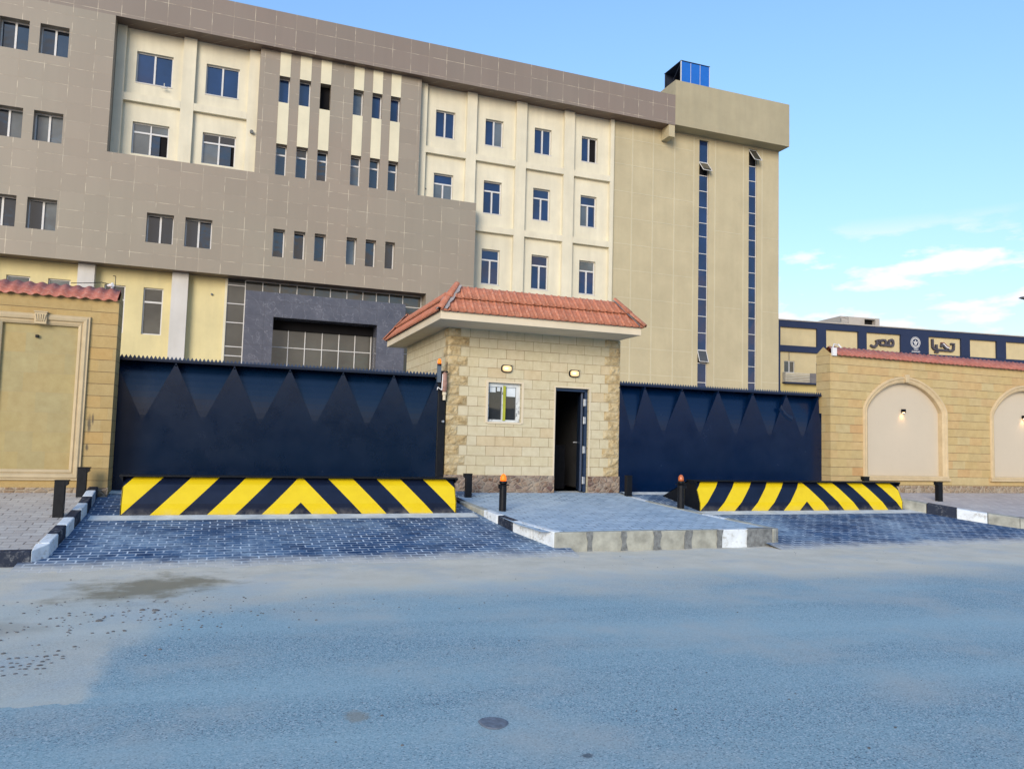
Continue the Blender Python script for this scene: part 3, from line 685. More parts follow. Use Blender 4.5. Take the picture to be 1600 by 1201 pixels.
# tower glazing strips
def strip(xa, xb, zs_, opens):
    yy = Yc+.03
    for i in range(len(zs_)-1):
        z1, z0 = zs_[i], zs_[i+1]
        fr = MB(); fr.box(xa+.003, xb-.003, yy-.01, yy+.05, z0-.02, z0+.02); fr.box(xa+.003, xa+.03, yy, yy+.05, z0+.02, z1-.02); fr.box(xb-.03, xb-.003, yy, yy+.05, z0+.02, z1-.02)
        fo = fr.build('window', M['alu'], bd)
        if i in opens:
            # top-hung sash swung outward
            lf = MB(); h = z1-z0-.06; a = R(opens[i]); dy, dz = -math.sin(a)*h, -math.cos(a)*h
            P = [(xa+.03, yy-.02, z1-.03), (xb-.03, yy-.02, z1-.03), (xb-.03, yy-.02+dy, z1-.03+dz), (xa+.03, yy-.02+dy, z1-.03+dz)]
            lf.quad(P[3], P[2], P[1], P[0]); lf.build('pane', M['cglass'], fo)
            ef = MB()
            for i0 in range(4): ef.tube(P[i0], P[(i0+1) % 4], 0.022, 6)
            ef.build('sash', M['alu'], fo)
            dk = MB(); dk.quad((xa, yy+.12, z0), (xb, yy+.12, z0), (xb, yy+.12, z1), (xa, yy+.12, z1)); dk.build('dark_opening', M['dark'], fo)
        else:
            gg = MB(); tl = random.uniform(-.004, .004)
            gg.quad((xa+.03, yy+.03+tl, z0+.02), (xb-.03, yy+.03, z0+.02), (xb-.03, yy+.03, z1-.02), (xa+.03, yy+.03-tl, z1-.02)); gg.build('pane', M['glass'], fo)
z1s = [20.28, 18.93, 18.10, 17.13, 16.12, 15.15, 14.31, 13.26, 12.25, 11.25, 10.46, 9.43, 8.42, 7.38, 6.59, 5.43, 4.4, 3.3, 2.02]
z2s = [20.31, 19.24, 18.29, 17.31, 16.24, 15.43, 14.51, 13.48, 12.45, 11.5, 10.6, 9.6, 8.6, 7.6, 6.6, 5.6, 4.5, 3.3, 2.02]
strip(S1[0], S1[1], z1s, {1: 38, 13: 20}); strip(S2[0], S2[1], z2s, {0: 36})
# tower parapet box
q = MB(); q.box(24.003, 32.32, 38.0, 52.0, 20.50, 23.22); q.build('tower_parapet', M['parapet'], bd)
q = MB(); q.box(23.60, 23.997, 38.03, 38.92, 19.74, 20.44); q.build('bracket', M['tower'], bd)
# ground floor at left
y = MB(); hy = [(-9.27, -8.36, 6.07, 8.29), (-7.67, -6.79, 6.07, 8.29), (-5.43, -4.56, 6.07, 8.25), (-3.81, -2.97, 6.07, 8.25)]
wall(y, -17, -0.30, 0.5, 9.03, Yc-.05, hy, 0.2); y.build('yellow_wall', M['yellow'], bd)
for a, b in ((-10.6, -9.9), (-6.47, -5.80), (-2.61, -1.91)): bars('pillar', [(a, b, 0.5, 9.02)], Yc-.45, Yc-.052, M['pillar'])
bars('corner_trim', [(-0.297, -0.19, 0.5, 9.02)], Yc-.12, Yc+.1, M['strip'])
# curtain wall
cw = MB(); ccy = Yc+.0
vx = [-0.19, 0.62, 1.42, 2.22, 3.03, 3.85, 4.65, 5.47, 6.27, 6.96, 7.63, 8.33, 9.30]
for x in vx[:2]: cw.box(x-.02, x+.02, ccy-.09, ccy-.02, 0.6 if (x < .7 or x > 8.36) else 8.445, 9.0)
for z in (8.72, 7.83, 6.92, 5.76, 5.32): cw.box(-.17, .60, ccy-.085, ccy-.025, z-.02, z+.02)
cw.build('curtain_wall_frame', M['alu'], bd); cw = MB(); cw.box(.64, 9.32, ccy-.088, ccy-.022, 8.985, 9.02)
for x in vx[2:]: cw.box(x-.02, x+.02, ccy-.09, ccy-.02, 0.6 if x > 8.36 else 8.445, 8.984)
for z in (8.40, 7.3, 5.95): cw.box(8.345, 9.281, ccy-.085, ccy-.025, z-.02, z+.02)
cwo = cw.build('curtain_wall_frame', M['alu'], bd)
g_ = MB(); gy_ = ccy-.04
for q in ((-.19, .66, .6, 9.03), (.66, 8.35, 8.43, 9.03), (8.35, 9.34, .6, 9.03)): g_.quad((q[0], gy_, q[2]), (q[1], gy_, q[2]), (q[1], gy_, q[3]), (q[0], gy_, q[3]))
g_.build('curtain_wall_glass', M['cglass'], bd)
# portal
po = MB(); wall(po, 0.64, 8.37, 0.5, 8.44, 38.3, [(1.95, 6.95, 0.5, 7.26)], 1.3)
po.quad((0.64, 38.3, .5), (.64, 38.3, 8.44), (.64, Yc-.065, 8.44), (.64, Yc-.065, .5)); po.quad((8.37, 38.3, 8.44), (8.37, 38.3, .5), (8.37, Yc-.065, .5), (8.37, Yc-.065, 8.44))
po.quad((.64, 38.3, 8.44), (8.37, 38.3, 8.44), (8.37, Yc-.065, 8.44), (.64, Yc-.065, 8.44))
po.build('entrance_portal', M['marble'], bd)
en = MB()
for x in (1.95, 2.76, 3.57, 4.41, 5.24, 6.05, 6.87): en.box(x-.02, x+.02, 39.42, 39.5, 0.6, 7.24)
for z in (5.94, 6.86, 3.0): en.box(1.97, 6.9, 39.43, 39.49, z-.02, z+.02)
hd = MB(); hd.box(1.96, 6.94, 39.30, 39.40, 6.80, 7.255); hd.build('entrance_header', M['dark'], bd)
eo = en.build('entrance_frame', M['alu'], bd); ge = MB(); ge.quad((1.95, 39.47, .6), (6.95, 39.47, .6), (6.95, 39.47, 7.26), (1.95, 39.47, 7.26)); ge.build('entrance_glass', M['cglass'], eo)
# windows
for a, b in LW:
    for z0, z1 in LZ: window(bd, a, b, z0, z1, Yf+.36, 'two')
for h in lowR: window(bd, *h, Yf+.36, 'two')
for a, b in nar: window(bd, a, b, 10.12, 11.48, Yf+.34, 'one', fw=0.05)
for i, (a, b) in enumerate(narp):
    if i == 2:
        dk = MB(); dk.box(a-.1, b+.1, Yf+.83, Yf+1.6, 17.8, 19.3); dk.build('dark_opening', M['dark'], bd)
    else: window(bd, a, b, 17.91, 19.23, Yf+.72, 'one', glass=M['glass'], fw=0.045)
    window(bd, a, b, 14.26, 15.81, Yf+.72, 'strans', fw=0.05)
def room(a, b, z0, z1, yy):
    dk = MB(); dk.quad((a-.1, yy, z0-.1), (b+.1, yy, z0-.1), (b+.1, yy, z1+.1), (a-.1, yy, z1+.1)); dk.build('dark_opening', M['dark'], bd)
for i, (a, b) in enumerate(RW):
    window(bd, a, b, 17.93, 19.42, Yc+.14, 'two', glass=M['glass'], sill=True)
    window(bd, a, b, 14.5, 16.02, Yc+.14, 'trans', openr=(0.21, 0.10)[i]); room(a, b, 14.5, 16.02, Yc+.245)
for i, (a, b) in enumerate(CW):
    window(bd, a, b, 17.75, 19.21, Yc+.15, 'two', glass=M['glass'], openr=0.42 if i == 3 else 0, sill=True)
    if i == 3: room(a, b, 17.75, 19.21, Yc+.262)
    window(bd, a, b, 13.96, 15.75, Yc+.15, 'trans', glass=M['glass'], sill=True)
    if i: window(bd, a, b, 10.06, 11.97, Yc+.15, 'trans', glass=M['glass'], sill=True); window(bd, a, b, 6.1, 8.1, Yc+.15, 'trans')
for h in hy: window(bd, *h, Yc+.05, 'strans', glass=M['cglass'])
# roof slab and back
q = MB(); q.box(-17, 24.0, Yf+.36, 54, 20.6, 21.9); q.build('roof_slab', M['conc'], bd)
q = MB(); q.quad((-17, 54, .5), (-17, 54, 20.6), (32.25, 54, 20.6), (32.25, 54, .5)); q.quad((-17, Yf, .5), (-17, Yf, 22), (-17, 54, 22), (-17, 54, .5)); q.build('rear_wall', M['cream'], bd)
# small wall fittings
q = MB(); q.tube((-3.47, Yc-.14, 18.02), (-3.47, Yc-.14, 17.80), 0.02, 8); q.tube((-3.60, Yc-.2, 17.76), (-3.34, Yc-.2, 17.78), 0.03, 8); q.build('wall_hook', M['pillar'], bd)
q = MB(); q.tube((0.52, Yc-.38, 16.28), (0.52, Yc-.2, 16.3), 0.085, 12); q.build('vent_pipe', M['kjoint'], bd)
q = MB(); q.tube((-0.87, Yc-.13, 8.19), (-0.87, Yc-.05, 8.19), 0.05, 10); q.build('vent_pipe', M['kjoint'], bd)
q = MB(); q.tube((9.35, Yc-.05, 14.8), (9.35, Yc, 14.8), 0.03, 8); q.build('vent_pipe', M['kjoint'], bd)
rel([o for o in bpy.data.objects if o.parent == bd], bd)

# rooftop shelter of blue sheet
rs = tag(empty('roof_shelter', (27.35, 42, 23.22)), 'bright blue sheet metal shelter standing on the roof of the ochre tower', 'shelter')
P_ = []
for i in range(3):
    x0 = 26.30+i*0.707; b = MB(); b.box(x0+.012, x0+.695, 41.0, 41.04, 23.22, 26.24); P_.append(b.build('front_panel', M['blue']))
b = MB()
for i in (1, 2): b.box(26.30+i*.707-.014, 26.30+i*.707+.012, 40.99, 41.05, 23.22, 26.24)
b.box(26.27, 26.31, 40.98, 41.06, 23.22, 26.26); b.box(28.41, 28.44, 40.98, 41.06, 23.22, 26.26); P_.append(b.build('seam', M['alu']))
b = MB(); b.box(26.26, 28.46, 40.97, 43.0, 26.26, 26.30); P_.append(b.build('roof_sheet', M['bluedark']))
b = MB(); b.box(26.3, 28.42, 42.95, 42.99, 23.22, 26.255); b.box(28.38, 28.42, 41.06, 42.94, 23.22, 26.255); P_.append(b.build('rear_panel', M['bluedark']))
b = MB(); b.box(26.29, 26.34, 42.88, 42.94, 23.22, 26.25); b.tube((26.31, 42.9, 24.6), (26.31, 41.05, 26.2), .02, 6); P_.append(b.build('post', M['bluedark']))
rel(P_, rs)

# ================================================================== FAR BUILDING (rotated local frame, u along its front)
fb = tag(empty('far_building', (49.8, 60.0, 0), -math.atan2(3.6, 28.7)), 'distant low building with navy grid front, cream panels and Arabic slogan behind the right wall', 'building')
def fpart(name, mb, mat, parent=None, **k): return mb.build(name, mat, parent or fb, **k)
b = MB(); wall(b, -9, 44, 0, 13.95, 0.22, [(0.69, 1.85, 8.99, 10.13), (4.2, 5.3, 8.99, 10.13), (0.6, 1.9, 5.9, 7.38), (4.2, 5.4, 5.9, 7.38)], .2)
b.quad((44, .22, 0), (44, 16, 0), (44, 16, 13.95), (44, .22, 13.95)); b.quad((-9, .22, 13.95), (44, .22, 13.95), (44, 16, 13.95), (-9, 16, 13.95)); b.quad((-9, 16, 0), (-9, 16, 13.95), (44, 16, 13.95), (44, 16, 0))
fpart('wall', b, M['fcream'])
b = MB(); b.box(-9, 44, 0.0, 0.217, 13.41, 14.05); b.box(-9, 8.84, 0.0, .217, 11.02, 11.62); b.box(8.84, 44, 0.0, .217, 10.92, 11.60)
for a, c_ in ((-.9, .15), (4.2, 5.2), (8.86, 9.80), (13.78, 17.1), (21.05, 22.13), (25.5, 26.65), (30.1, 31.1), (34.6, 35.6)): b.box(a, c_, 0.003, .214, 11.621, 13.409)
b.box(-.55, .15, 0.003, .214, 0, 11.01)
fpart('navy_frame', b, M['fnavy'])
b = MB(); b.box(-9, 44, -.08, .5, 14.051, 14.15); fpart('coping', b, M['conc'])
b = MB(); b.box(.16, 8, .12, .216, 0, 7.95); 
for h in ((0.69, 1.85, 8.99, 10.13), (4.2, 5.3, 8.99, 10.13), (0.6, 1.9, 5.9, 7.38)):
    window(fb, *h, .30, 'two', fw=.06, glass=M['cglass'])
fpart('lower_wall', b, M['fyellow'])
b = MB()
for i in range(6):
    z = 8.08+i*.155; b.box(.49, 3.12, -.35, -.31, z, z+.085); b.box(4.03, 7.5, -.35, -.31, z, z+.085)
b.box(.49, .55, -.34, .2, 8.05, 8.98); fpart('balcony_railing', b, M['rail'])
b = MB(); b.box(3.14, 4.02, -.36, -.32, 8.03, 8.97); fpart('balcony_screen', b, M['greyrail'])
b = MB(); b.box(.45, 7.5, -.38, .21, 7.90, 8.02); fpart('balcony_slab', b, M['fnavy'])
b = MB(); b.tube((1.2, .15, 10.2), (1.2, .15, 10.98), .03, 6); fpart('drain_pipe', b, M['greyrail'])
b = MB(); wall(b, 8.0, 12.6, 14.15, 15.20, 1.6, [(10.8, 12.1, 14.50, 15.05)], .5)
b.quad((8.0, 1.6, 14.15), (8.0, 1.6, 15.20), (8.0, 6, 15.20), (8.0, 6, 14.15)); b.quad((12.6, 1.6, 15.20), (12.6, 1.6, 14.15), (12.6, 6, 14.15), (12.6, 6, 15.20))
b.quad((8, 1.6, 15.20), (12.6, 1.6, 15.20), (12.6, 6, 15.20), (8, 6, 15.20)); fpart('roof_cabin', b, M['conc'])
b = MB(); b.quad((10.7, 2.11, 14.4), (12.2, 2.11, 14.4), (12.2, 2.11, 15.1), (10.7, 2.11, 15.1)); fpart('dark_opening', b, M['dark'])
b = MB(); b.tube((8.28, .8, 14.1), (8.28, .8, 15.0), .025, 6); b.tube((8.28, .8, 14.97), (7.45, .8, 14.8), .025, 6); b.tube((7.45, .8, 14.82), (7.45, .8, 14.45), .05, 6); b.tube((8.28, .8, 14.75), (7.7, .8, 14.85), .02, 6); fpart('antenna', b, M['greyrail'])
def stroke(mb, pts, w, y0=-.02, y1=.2, closed=False):
    n = len(pts); P = [Vector(p) for p in pts]
    L, Rr = [], []
    for i in range(n):
        if closed: a, c_ = P[i-1], P[(i+1) % n]
        else: a, c_ = P[max(0, i-1)], P[min(n-1, i+1)]
        t1 = (P[i]-a).normalized() if (P[i]-a).length > 1e-6 else (c_-P[i]).normalized(); t2 = (c_-P[i]).normalized() if (c_-P[i]).length > 1e-6 else t1
        t = (t1+t2).normalized(); nn = Vector((-t.y, t.x)); k = 1/max(.5, t.dot(t1))
        L.append(P[i]+nn*w/2*k); Rr.append(P[i]-nn*w/2*k)
    for i in range(n if closed else n-1):
        j = (i+1) % n
        A, B, C, D = L[i], L[j], Rr[j], Rr[i]
        vs = [(p.x, y0, p.y) for p in (D, C, B, A)]+[(p.x, y1, p.y) for p in (D, C, B, A)]
        mb.add(vs, [(0,1,2,3),(7,6,5,4),(0,4,5,1),(1,5,6,2),(2,6,7,3),(3,7,4,0)])
def zmap(x, yv):   # traced letter drawing -> front plane (u, z) of the far building
    return (9.82+(x-130)*.008405, 13.38-(yv-(130+(x-130)*.0515))*.00665-0.0)
def tr(pts): return [zmap(*p) for p in pts]
b = MB(); W = .21
stroke(b, tr([(438, 300), (438, 262), (452, 238), (475, 230), (495, 245), (500, 285), (494, 312), (470, 322), (400, 314), (318, 308)]), W)
stroke(b, tr([(300, 300), (318, 262), (348, 236), (385, 240), (398, 265), (394, 300)]), W*.95)
stroke(b, tr([(318, 300), (306, 262), (300, 226)]), W*.95)
stroke(b, tr([(262, 240), (276, 275), (270, 312), (240, 342), (215, 338), (186, 318)]), W)
fpart('sign_letters', b, M['fgrey'])
b = MB()
stroke(b, tr([(1055, 205), (1058, 330), (1075, 358), (1110, 370), (1220, 376), (1335, 384), (1358, 365), (1364, 300)]), W)
stroke(b, tr([(1112, 368), (1112, 290)]), W)
stroke(b, tr([(1178, 325), (1190, 285), (1205, 300), (1240, 340), (1285, 374)]), W*.85)
stroke(b, tr([(1318, 275), (1376, 281)]), W*.8)
stroke(b, tr([(1086, 404), (1142, 408)]), W*.75)
fpart('sign_letters', b, M['fgrey'])
b = MB(); stroke(b, tr([(1180, 262), (1212, 262), (1240, 292), (1262, 318), (1296, 322)]), .09); fpart('letter_accent', b, plain('maroon_accent', (0.16, 0.04, 0.05)))
b = MB(); stroke(b, tr([(1192, 275), (1215, 282), (1240, 312), (1262, 335), (1290, 338)]), .10); fpart('letter_accent', b, M['white'])
# round emblem and two small lines of script under it
b = MB(); ecx, ecz = 15.5, 12.70
def ring(rr, w, n=28): stroke(b, [(ecx+rr*math.cos(2*math.pi*i/n), ecz+rr*math.sin(2*math.pi*i/n)) for i in range(n)], w, closed=True, y0=-.01)
ring(.56, .035); ring(.42, .07)
for i in range(24):
    a = 2*math.pi*i/24; stroke(b, [(ecx+.47*math.cos(a), ecz+.47*math.sin(a)), (ecx+.53*math.cos(a), ecz+.53*math.sin(a))], .03, y0=-.01)
stroke(b, [(ecx-.24, ecz+.10), (ecx-.12, ecz+.0), (ecx, ecz-.06), (ecx+.12, ecz), (ecx+.24, ecz+.10)], .10, y0=-.01)
stroke(b, [(ecx, ecz+.24), (ecx, ecz+.08)], .12, y0=-.01); stroke(b, [(ecx-.14, ecz-.18), (ecx, ecz-.26), (ecx+.14, ecz-.18)], .06, y0=-.01); stroke(b, [(ecx-.12, ecz-.12), (ecx-.02, ecz-.14)], .05, y0=-.01)
stroke(b, [(ecx+.05, ecz-.10), (ecx+.16, ecz-.12)], .05, y0=-.01)
for (x0, z0, s) in ((15.30, 12.03, 1), (15.02, 11.78, 1.0)):
    n = 3 if x0 > 15.1 else 6
    for i in range(n):
        xa = x0+i*.17; stroke(b, [(xa, z0), (xa+.04, z0-.05), (xa+.13, z0-.05), (xa+.15, z0+.05)], .035, y0=-.01)
        stroke(b, [(xa+.06, z0+.09), (xa+.10, z0+.09)], .035, y0=-.01)
fpart('round_emblem', b, M['white'])

# ================================================================== GUARDHOUSE
gh = tag(empty('guardhouse', (5.9, 16.2, 0.58)), 'small cream stone guardhouse with red tiled hip roof and open dark door between the gates', 'guardhouse')
G = []
gx0, gx1, gy0, gy1, gz0, gzt = 4.03, 7.80, 14.40, 18.10, 0.50, 3.80
door = (6.33, 7.09, 0.30, 2.73); win = (4.87, 5.58, 1.98, 2.76)
b = MB(); wall(b, gx0, gx1, 0.45, gzt, gy0, [door, win], 0.14)
b.quad((gx0, gy1, .45), (gx0, gy0, .45), (gx0, gy0, gzt), (gx0, gy1, gzt)); b.quad((gx1, gy0, .45), (gx1, gy1, .45), (gx1, gy1, gzt), (gx1, gy0, gzt)); b.quad((gx1, gy1, .45), (gx0, gy1, .45), (gx0, gy1, gzt), (gx1, gy1, gzt))
G.append(b.build('stone_wall', M['stoneG']))
# interior shell
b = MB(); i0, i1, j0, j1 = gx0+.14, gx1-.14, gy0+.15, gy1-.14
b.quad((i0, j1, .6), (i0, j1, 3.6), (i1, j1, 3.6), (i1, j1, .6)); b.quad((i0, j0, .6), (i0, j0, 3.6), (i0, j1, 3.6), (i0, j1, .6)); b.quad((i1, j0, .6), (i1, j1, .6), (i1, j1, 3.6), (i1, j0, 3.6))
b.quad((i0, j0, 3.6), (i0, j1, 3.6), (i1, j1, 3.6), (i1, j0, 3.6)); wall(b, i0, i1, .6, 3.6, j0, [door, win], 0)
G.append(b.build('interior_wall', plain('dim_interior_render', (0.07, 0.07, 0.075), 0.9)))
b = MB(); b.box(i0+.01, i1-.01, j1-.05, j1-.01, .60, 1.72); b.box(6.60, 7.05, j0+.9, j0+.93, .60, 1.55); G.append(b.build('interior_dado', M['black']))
b = MB(); b.quad((i0, gy0-.02, .585), (i1, gy0-.02, .585), (i1, j1, .585), (i0, j1, .585)); G.append(b.build('floor', M['concrete']))
# plinth
b = MB(); b.box(gx0-.03, door[0]-.002, gy0-.035, gy0-.001, .40, .93); b.box(door[1]+.002, gx1+.02, gy0-.035, gy0-.001, .40, .93); b.box(gx0-.03, gx0-.001, gy0, gy1, .40, .93); G.append(b.build('plinth', M['plinth'], bevel=.006))
# quoins: rough split-face stones on the two front corners
def rough_stone(mb, x0, x1, z0, z1, y, bulge=0.034, nx=9, nz=5, seed=0):
    vs = []; fs = []
    for j in range(nz+1):
        for i in range(nx+1):
            u, v = i/nx, j/nz; e = min(u, 1-u)*nx/1.5; e2 = min(v, 1-v)*nz/1.5; k = min(1, e, e2)
            h = bulge*k*(0.55+0.9*mnoise.noise(Vector((x0*9+u*3.3, z0*11+v*2.2, seed)))+.45*mnoise.noise(Vector((x0*9+u*9, z0*11+v*6, seed+7))))
            vs.append((x0+(x1-x0)*u, y-.006-max(0, h), z0+(z1-z0)*v))
    for j in range(nz):
        for i in range(nx): a = j*(nx+1)+i; fs.append((a, a+1, a+nx+2, a+nx+1))
    # rim
    mb.add(vs, fs)
def rough_stone_side(mb, y0, y1, z0, z1, x, bulge=.03, seed=0):
    nx, nz = 6, 5; vs = []; fs = []
    for j in range(nz+1):
        for i in range(nx+1):
            u, v = i/nx, j/nz; k = min(1, min(u, 1-u)*nx/1.5, min(v, 1-v)*nz/1.5)
            h = bulge*k*(.55+.9*mnoise.noise(Vector((y0*9+u*3, z0*11+v*2, seed))))
            vs.append((x-.006-max(0, h), y1+(y0-y1)*u, z0+(z1-z0)*v))
    for j in range(nz):
        for i in range(nx): a = j*(nx+1)+i; fs.append((a, a+1, a+nx+2, a+nx+1))
    mb.add(vs, fs)
bl, brr = MB(), MB(); z = 0.9278; k = 0
while z < 3.75:
    zt = min(z+.1935, 3.795); wl = (.40 if k % 2 else .24)+random.uniform(-.03, .03); wr = (.24 if k % 2 else .38)+random.uniform(-.03, .03)
    rough_stone(bl, gx0-.012, gx0+wl, z+.006, zt-.006, gy0, seed=k); rough_stone(brr, gx1-wr, gx1+.006, z+.006, zt-.006, gy0, seed=k+50)
    rough_stone_side(bl, gy0, gy0+(.22 if k % 2 else .34), z+.006, zt-.006, gx0, seed=k+90)
    z += .1935; k += 1
G.append(bl.build('quoins', M['rock'])); G.append(brr.build('quoins', M['rock']))
# door surround
b = MB(); b.box(door[0]-.035, door[0]-.002, gy0-.012, gy0+.05, .62, 2.765); b.box(door[1]+.002, door[1]+.035, gy0-.012, gy0+.05, .62, 2.765); b.box(door[0]-.002, door[1]+.002, gy0-.012, gy0+.05, 2.732, 2.765); G.append(b.build('door_surround', M['eave']))
b = MB(); b.box(door[1]-.06, door[1]-.002, gy0+.06, gy0+.13, .60, 2.70); b.box(door[0]+.002, door[1]-.002, gy0+.06, gy0+.13, 2.67, 2.728); b.box(door[0]+.002, door[0]+.04, gy0+.06, gy0+.13, .60, 2.67)
G.append(b.build('door_frame', M['navy'], bevel=.004))
dl = MB(); ca, sa = math.cos(R(20)), math.sin(R(20)); hx, hy_ = 7.02, gy0+.14
pl_ = [(hx, hy_), (hx+.72*sa, hy_+.72*ca), (hx+.72*sa-.045*ca, hy_+.72*ca+.045*sa), (hx-.045*ca, hy_+.045*sa)]
dl.add([(a, b_, z) for z in (.61, 2.66) for a, b_ in pl_], [(0, 1, 2, 3), (4, 7, 6, 5), (0, 4, 5, 1), (1, 5, 6, 2), (2, 6, 7, 3), (3, 7, 4, 0)])
dlo = dl.build('door', M['navy'], bevel=.004); G.append(dlo)
H_ = []
for z in (2.45, 2.08, 1.47, .84):
    hb = MB(); hb.box(7.0, 7.045, gy0+.035, gy0+.058, z-.07, z+.07); hb.tube((7.0, gy0+.05, z-.075), (7.0, gy0+.05, z+.075), .013, 8); H_.append(hb.build('hinge', M['steel'], dlo))
hb = MB(); hb.tube((7.19, gy0+.76, 1.62), (7.12, gy0+.78, 1.62), .015, 8); hb.tube((7.12, gy0+.80, 1.62), (7.08, gy0+.67, 1.62), .012, 8); hb.build('door_handle', M['steel'], dlo)
# window: white upvc frame with remains of its protective film
wx0, wx1, wz0, wz1 = win; wy = gy0+.07
b = MB(); b.box(wx0+.002, wx0+.045, wy, wy+.06, wz0, wz1-.002); b.box(wx1-.085, wx1-.002, wy, wy+.06, wz0, wz1-.002); b.box(wx0+.045, wx1-.085, wy, wy+.06, wz0, wz0+.05); b.box(wx0+.045, wx1-.085, wy, wy+.06, wz1-.075, wz1-.002)
b.box(5.19, 5.255, wy-.012, wy+.06, wz0+.05, wz1-.075); wo = b.build('window', M['film'], bevel=.004); G.append(wo)
b = MB(); b.quad((wx0+.04, wy+.04, wz0+.045), (wx1-.08, wy+.04, wz0+.045), (wx1-.08, wy+.04, wz1-.07), (wx0+.04, wy+.04, wz1-.07)); b.build('pane', mat_glass('guard_window_glass', 1.8, (0.03, 0.035, 0.04)), wo)
b = MB(); b.box(5.205, 5.262, wy-.018, wy-.013, wz0+.03, wz1-.05); b.build('tape', M['tape'], wo)
b = MB(); b.box(5.29, wx1-.095, wy+.03, wy+.038, 2.50, 2.685); b.box(4.935, 5.06, wy+.03, wy+.038, 2.575, 2.69); b.box(5.09, 5.16, wy+.03, wy+.038, 2.60, 2.70); b.build('film_scrap', plain('white_film', (0.62, 0.68, 0.72), .4), wo)
b = MB(); b.box(wx0-.05, wx0-.002, gy0-.018, gy0+.03, wz0-.02, wz1+.035); b.box(wx1+.002, wx1+.045, gy0-.018, gy0+.03, wz0-.02, wz1+.035); b.box(wx0-.002, wx1+.002, gy0-.018, gy0+.03, wz1+.002, wz1+.035); b.box(wx0-.002, wx1+.002, gy0-.022, gy0+.03, wz0-.035, wz0-.002); G.append(b.build('window_surround', M['eave']))
# eave slab
ex0, ex1, ey0, ey1 = 3.60, 7.77, 13.47, 18.40
b = MB(); b.box(ex0, ex1, ey0, ey1, 3.80, 3.955); G.append(b.build('eave_slab', M['eave'], bevel=.006))
# tiled skirt roof
def tile_course(mb, P0, axis, length, inward, t0, t1, d, rise, zbase, tw, lift0, lift1, amp=.016, clipA=True, samples=14):
    """one course of rolled tiles. P0 eave start, axis along the eave, inward normal towards the roof, t in 0..1 up the slope"""
    n = int(length/tw*samples)
    rows = [(t0, lift0), (t1, lift1)]
    vs = []; N = n+1
    for (t, lf) in rows:
        for i in range(N):
            s_ = i/n*length; ph = (s_/tw) % 1.0
            prof = amp*(math.sin(math.pi*ph/.34) if ph < .34 else (-.12 if ph < .9 else -.75))
            s2 = min(max(s_, d*t), length-d*t) if clipA else s_
            p_ = Vector(P0)+Vector(axis)*s2+Vector(inward)*(d*t); nz = Vector((0, 0, 1))*d-Vector(inward)*(-rise)*-1
            nv = (Vector((0, 0, d))-Vector(inward)*rise).normalized()
            p_ = p_+Vector((0, 0, zbase+rise*t))+nv*(lf+prof)
            vs.append(p_)
    # thickness at the lower edge
    for i in range(N):
        nv = (Vector((0, 0, d))-Vector(inward)*rise).normalized(); vs.append(vs[i]-nv*.028)
    fs = []
    for i in range(n): fs.append((i, i+1, N+i+1, N+i)); fs.append((2*N+i, 2*N+i+1, i+1, i))
    mb.add(vs, fs)
rd, rr_ = 0.40, 0.54; tz = 3.965
tm = MB(); e = .03
for (P0, ax, ln, inn) in (((ex0-e, ey0-e, 0), (1, 0, 0), ex1-ex0+2*e, (0, 1, 0)), ((ex0-e, ey1+e, 0), (0, -1, 0), ey1-ey0+2*e, (1, 0, 0)), ((ex1+e, ey0-e, 0), (0, 1, 0), ey1-ey0+2*e, (-1, 0, 0)), ((ex1+e, ey1+e, 0), (-1, 0, 0), ex1-ex0+2*e, (0, -1, 0))):
    D = rd+e
    tile_course(tm, P0, ax, ln, inn, 0.0, .53, D, rr_+.03, tz-.03, .157, .045, .012)
    tile_course(tm, P0, ax, ln, inn, .49, 1.0, D, rr_+.03, tz-.03, .157, .066, .014)
ro = tm.build('tiled_roof', M['tile'], smooth=True); G.append(ro)
b = MB(); zt_ = tz+rr_
cs4 = [(ex0, ey0), (ex1, ey0), (ex1, ey1), (ex0, ey1)]; ct4 = [(ex0+rd, ey0+rd), (ex1-rd, ey0+rd), (ex1-rd, ey1-rd), (ex0+rd, ey1-rd)]
for i in range(4):
    j = (i+1) % 4; b.quad((*cs4[i], tz-.012), (*cs4[j], tz-.012), (*ct4[j], zt_-.03), (*ct4[i], zt_-.03))
b.quad(*[(*p_, zt_-.03) for p_ in ct4]); b.build('roof_bed', M['mortar'], ro); 
# hip tiles: overlapping half-round caps with grey mortar beside them
def hip(a, c_, n, big=.068):
    q = MB(); A = Vector(a); B = Vector(c_); L = (B-A)/n
    dirv = L.normalized(); side = dirv.cross(Vector((0, 0, 1))).normalized(); upv = side.cross(dirv).normalized()
    for i in range(n):
        s0 = A+L*i-dirv*.03; s1 = A+L*(i+1)+dirv*.02; vs = []; m_ = 10
        for (P, r0) in ((s0, big*1.12), (s1, big*.86)):
            for k2 in range(m_+1):
                t_ = math.pi*k2/m_; vs.append(P+side*math.cos(t_)*r0+upv*(math.sin(t_)*r0*.85))
        for k2 in range(m_+1):
            t_ = math.pi*k2/m_; vs.append(s0+side*math.cos(t_)*big*.95+upv*(math.sin(t_)*big*.66))
        fs = [(k2, k2+1, m_+2+k2, m_+1+k2) for k2 in range(m_)]+[(2*(m_+1)+k2, 2*(m_+1)+k2+1, k2+1, k2) for k2 in range(m_)]
        q.add(vs, fs)
    return q.build('hip_tiles', M['tile'], ro, smooth=True)
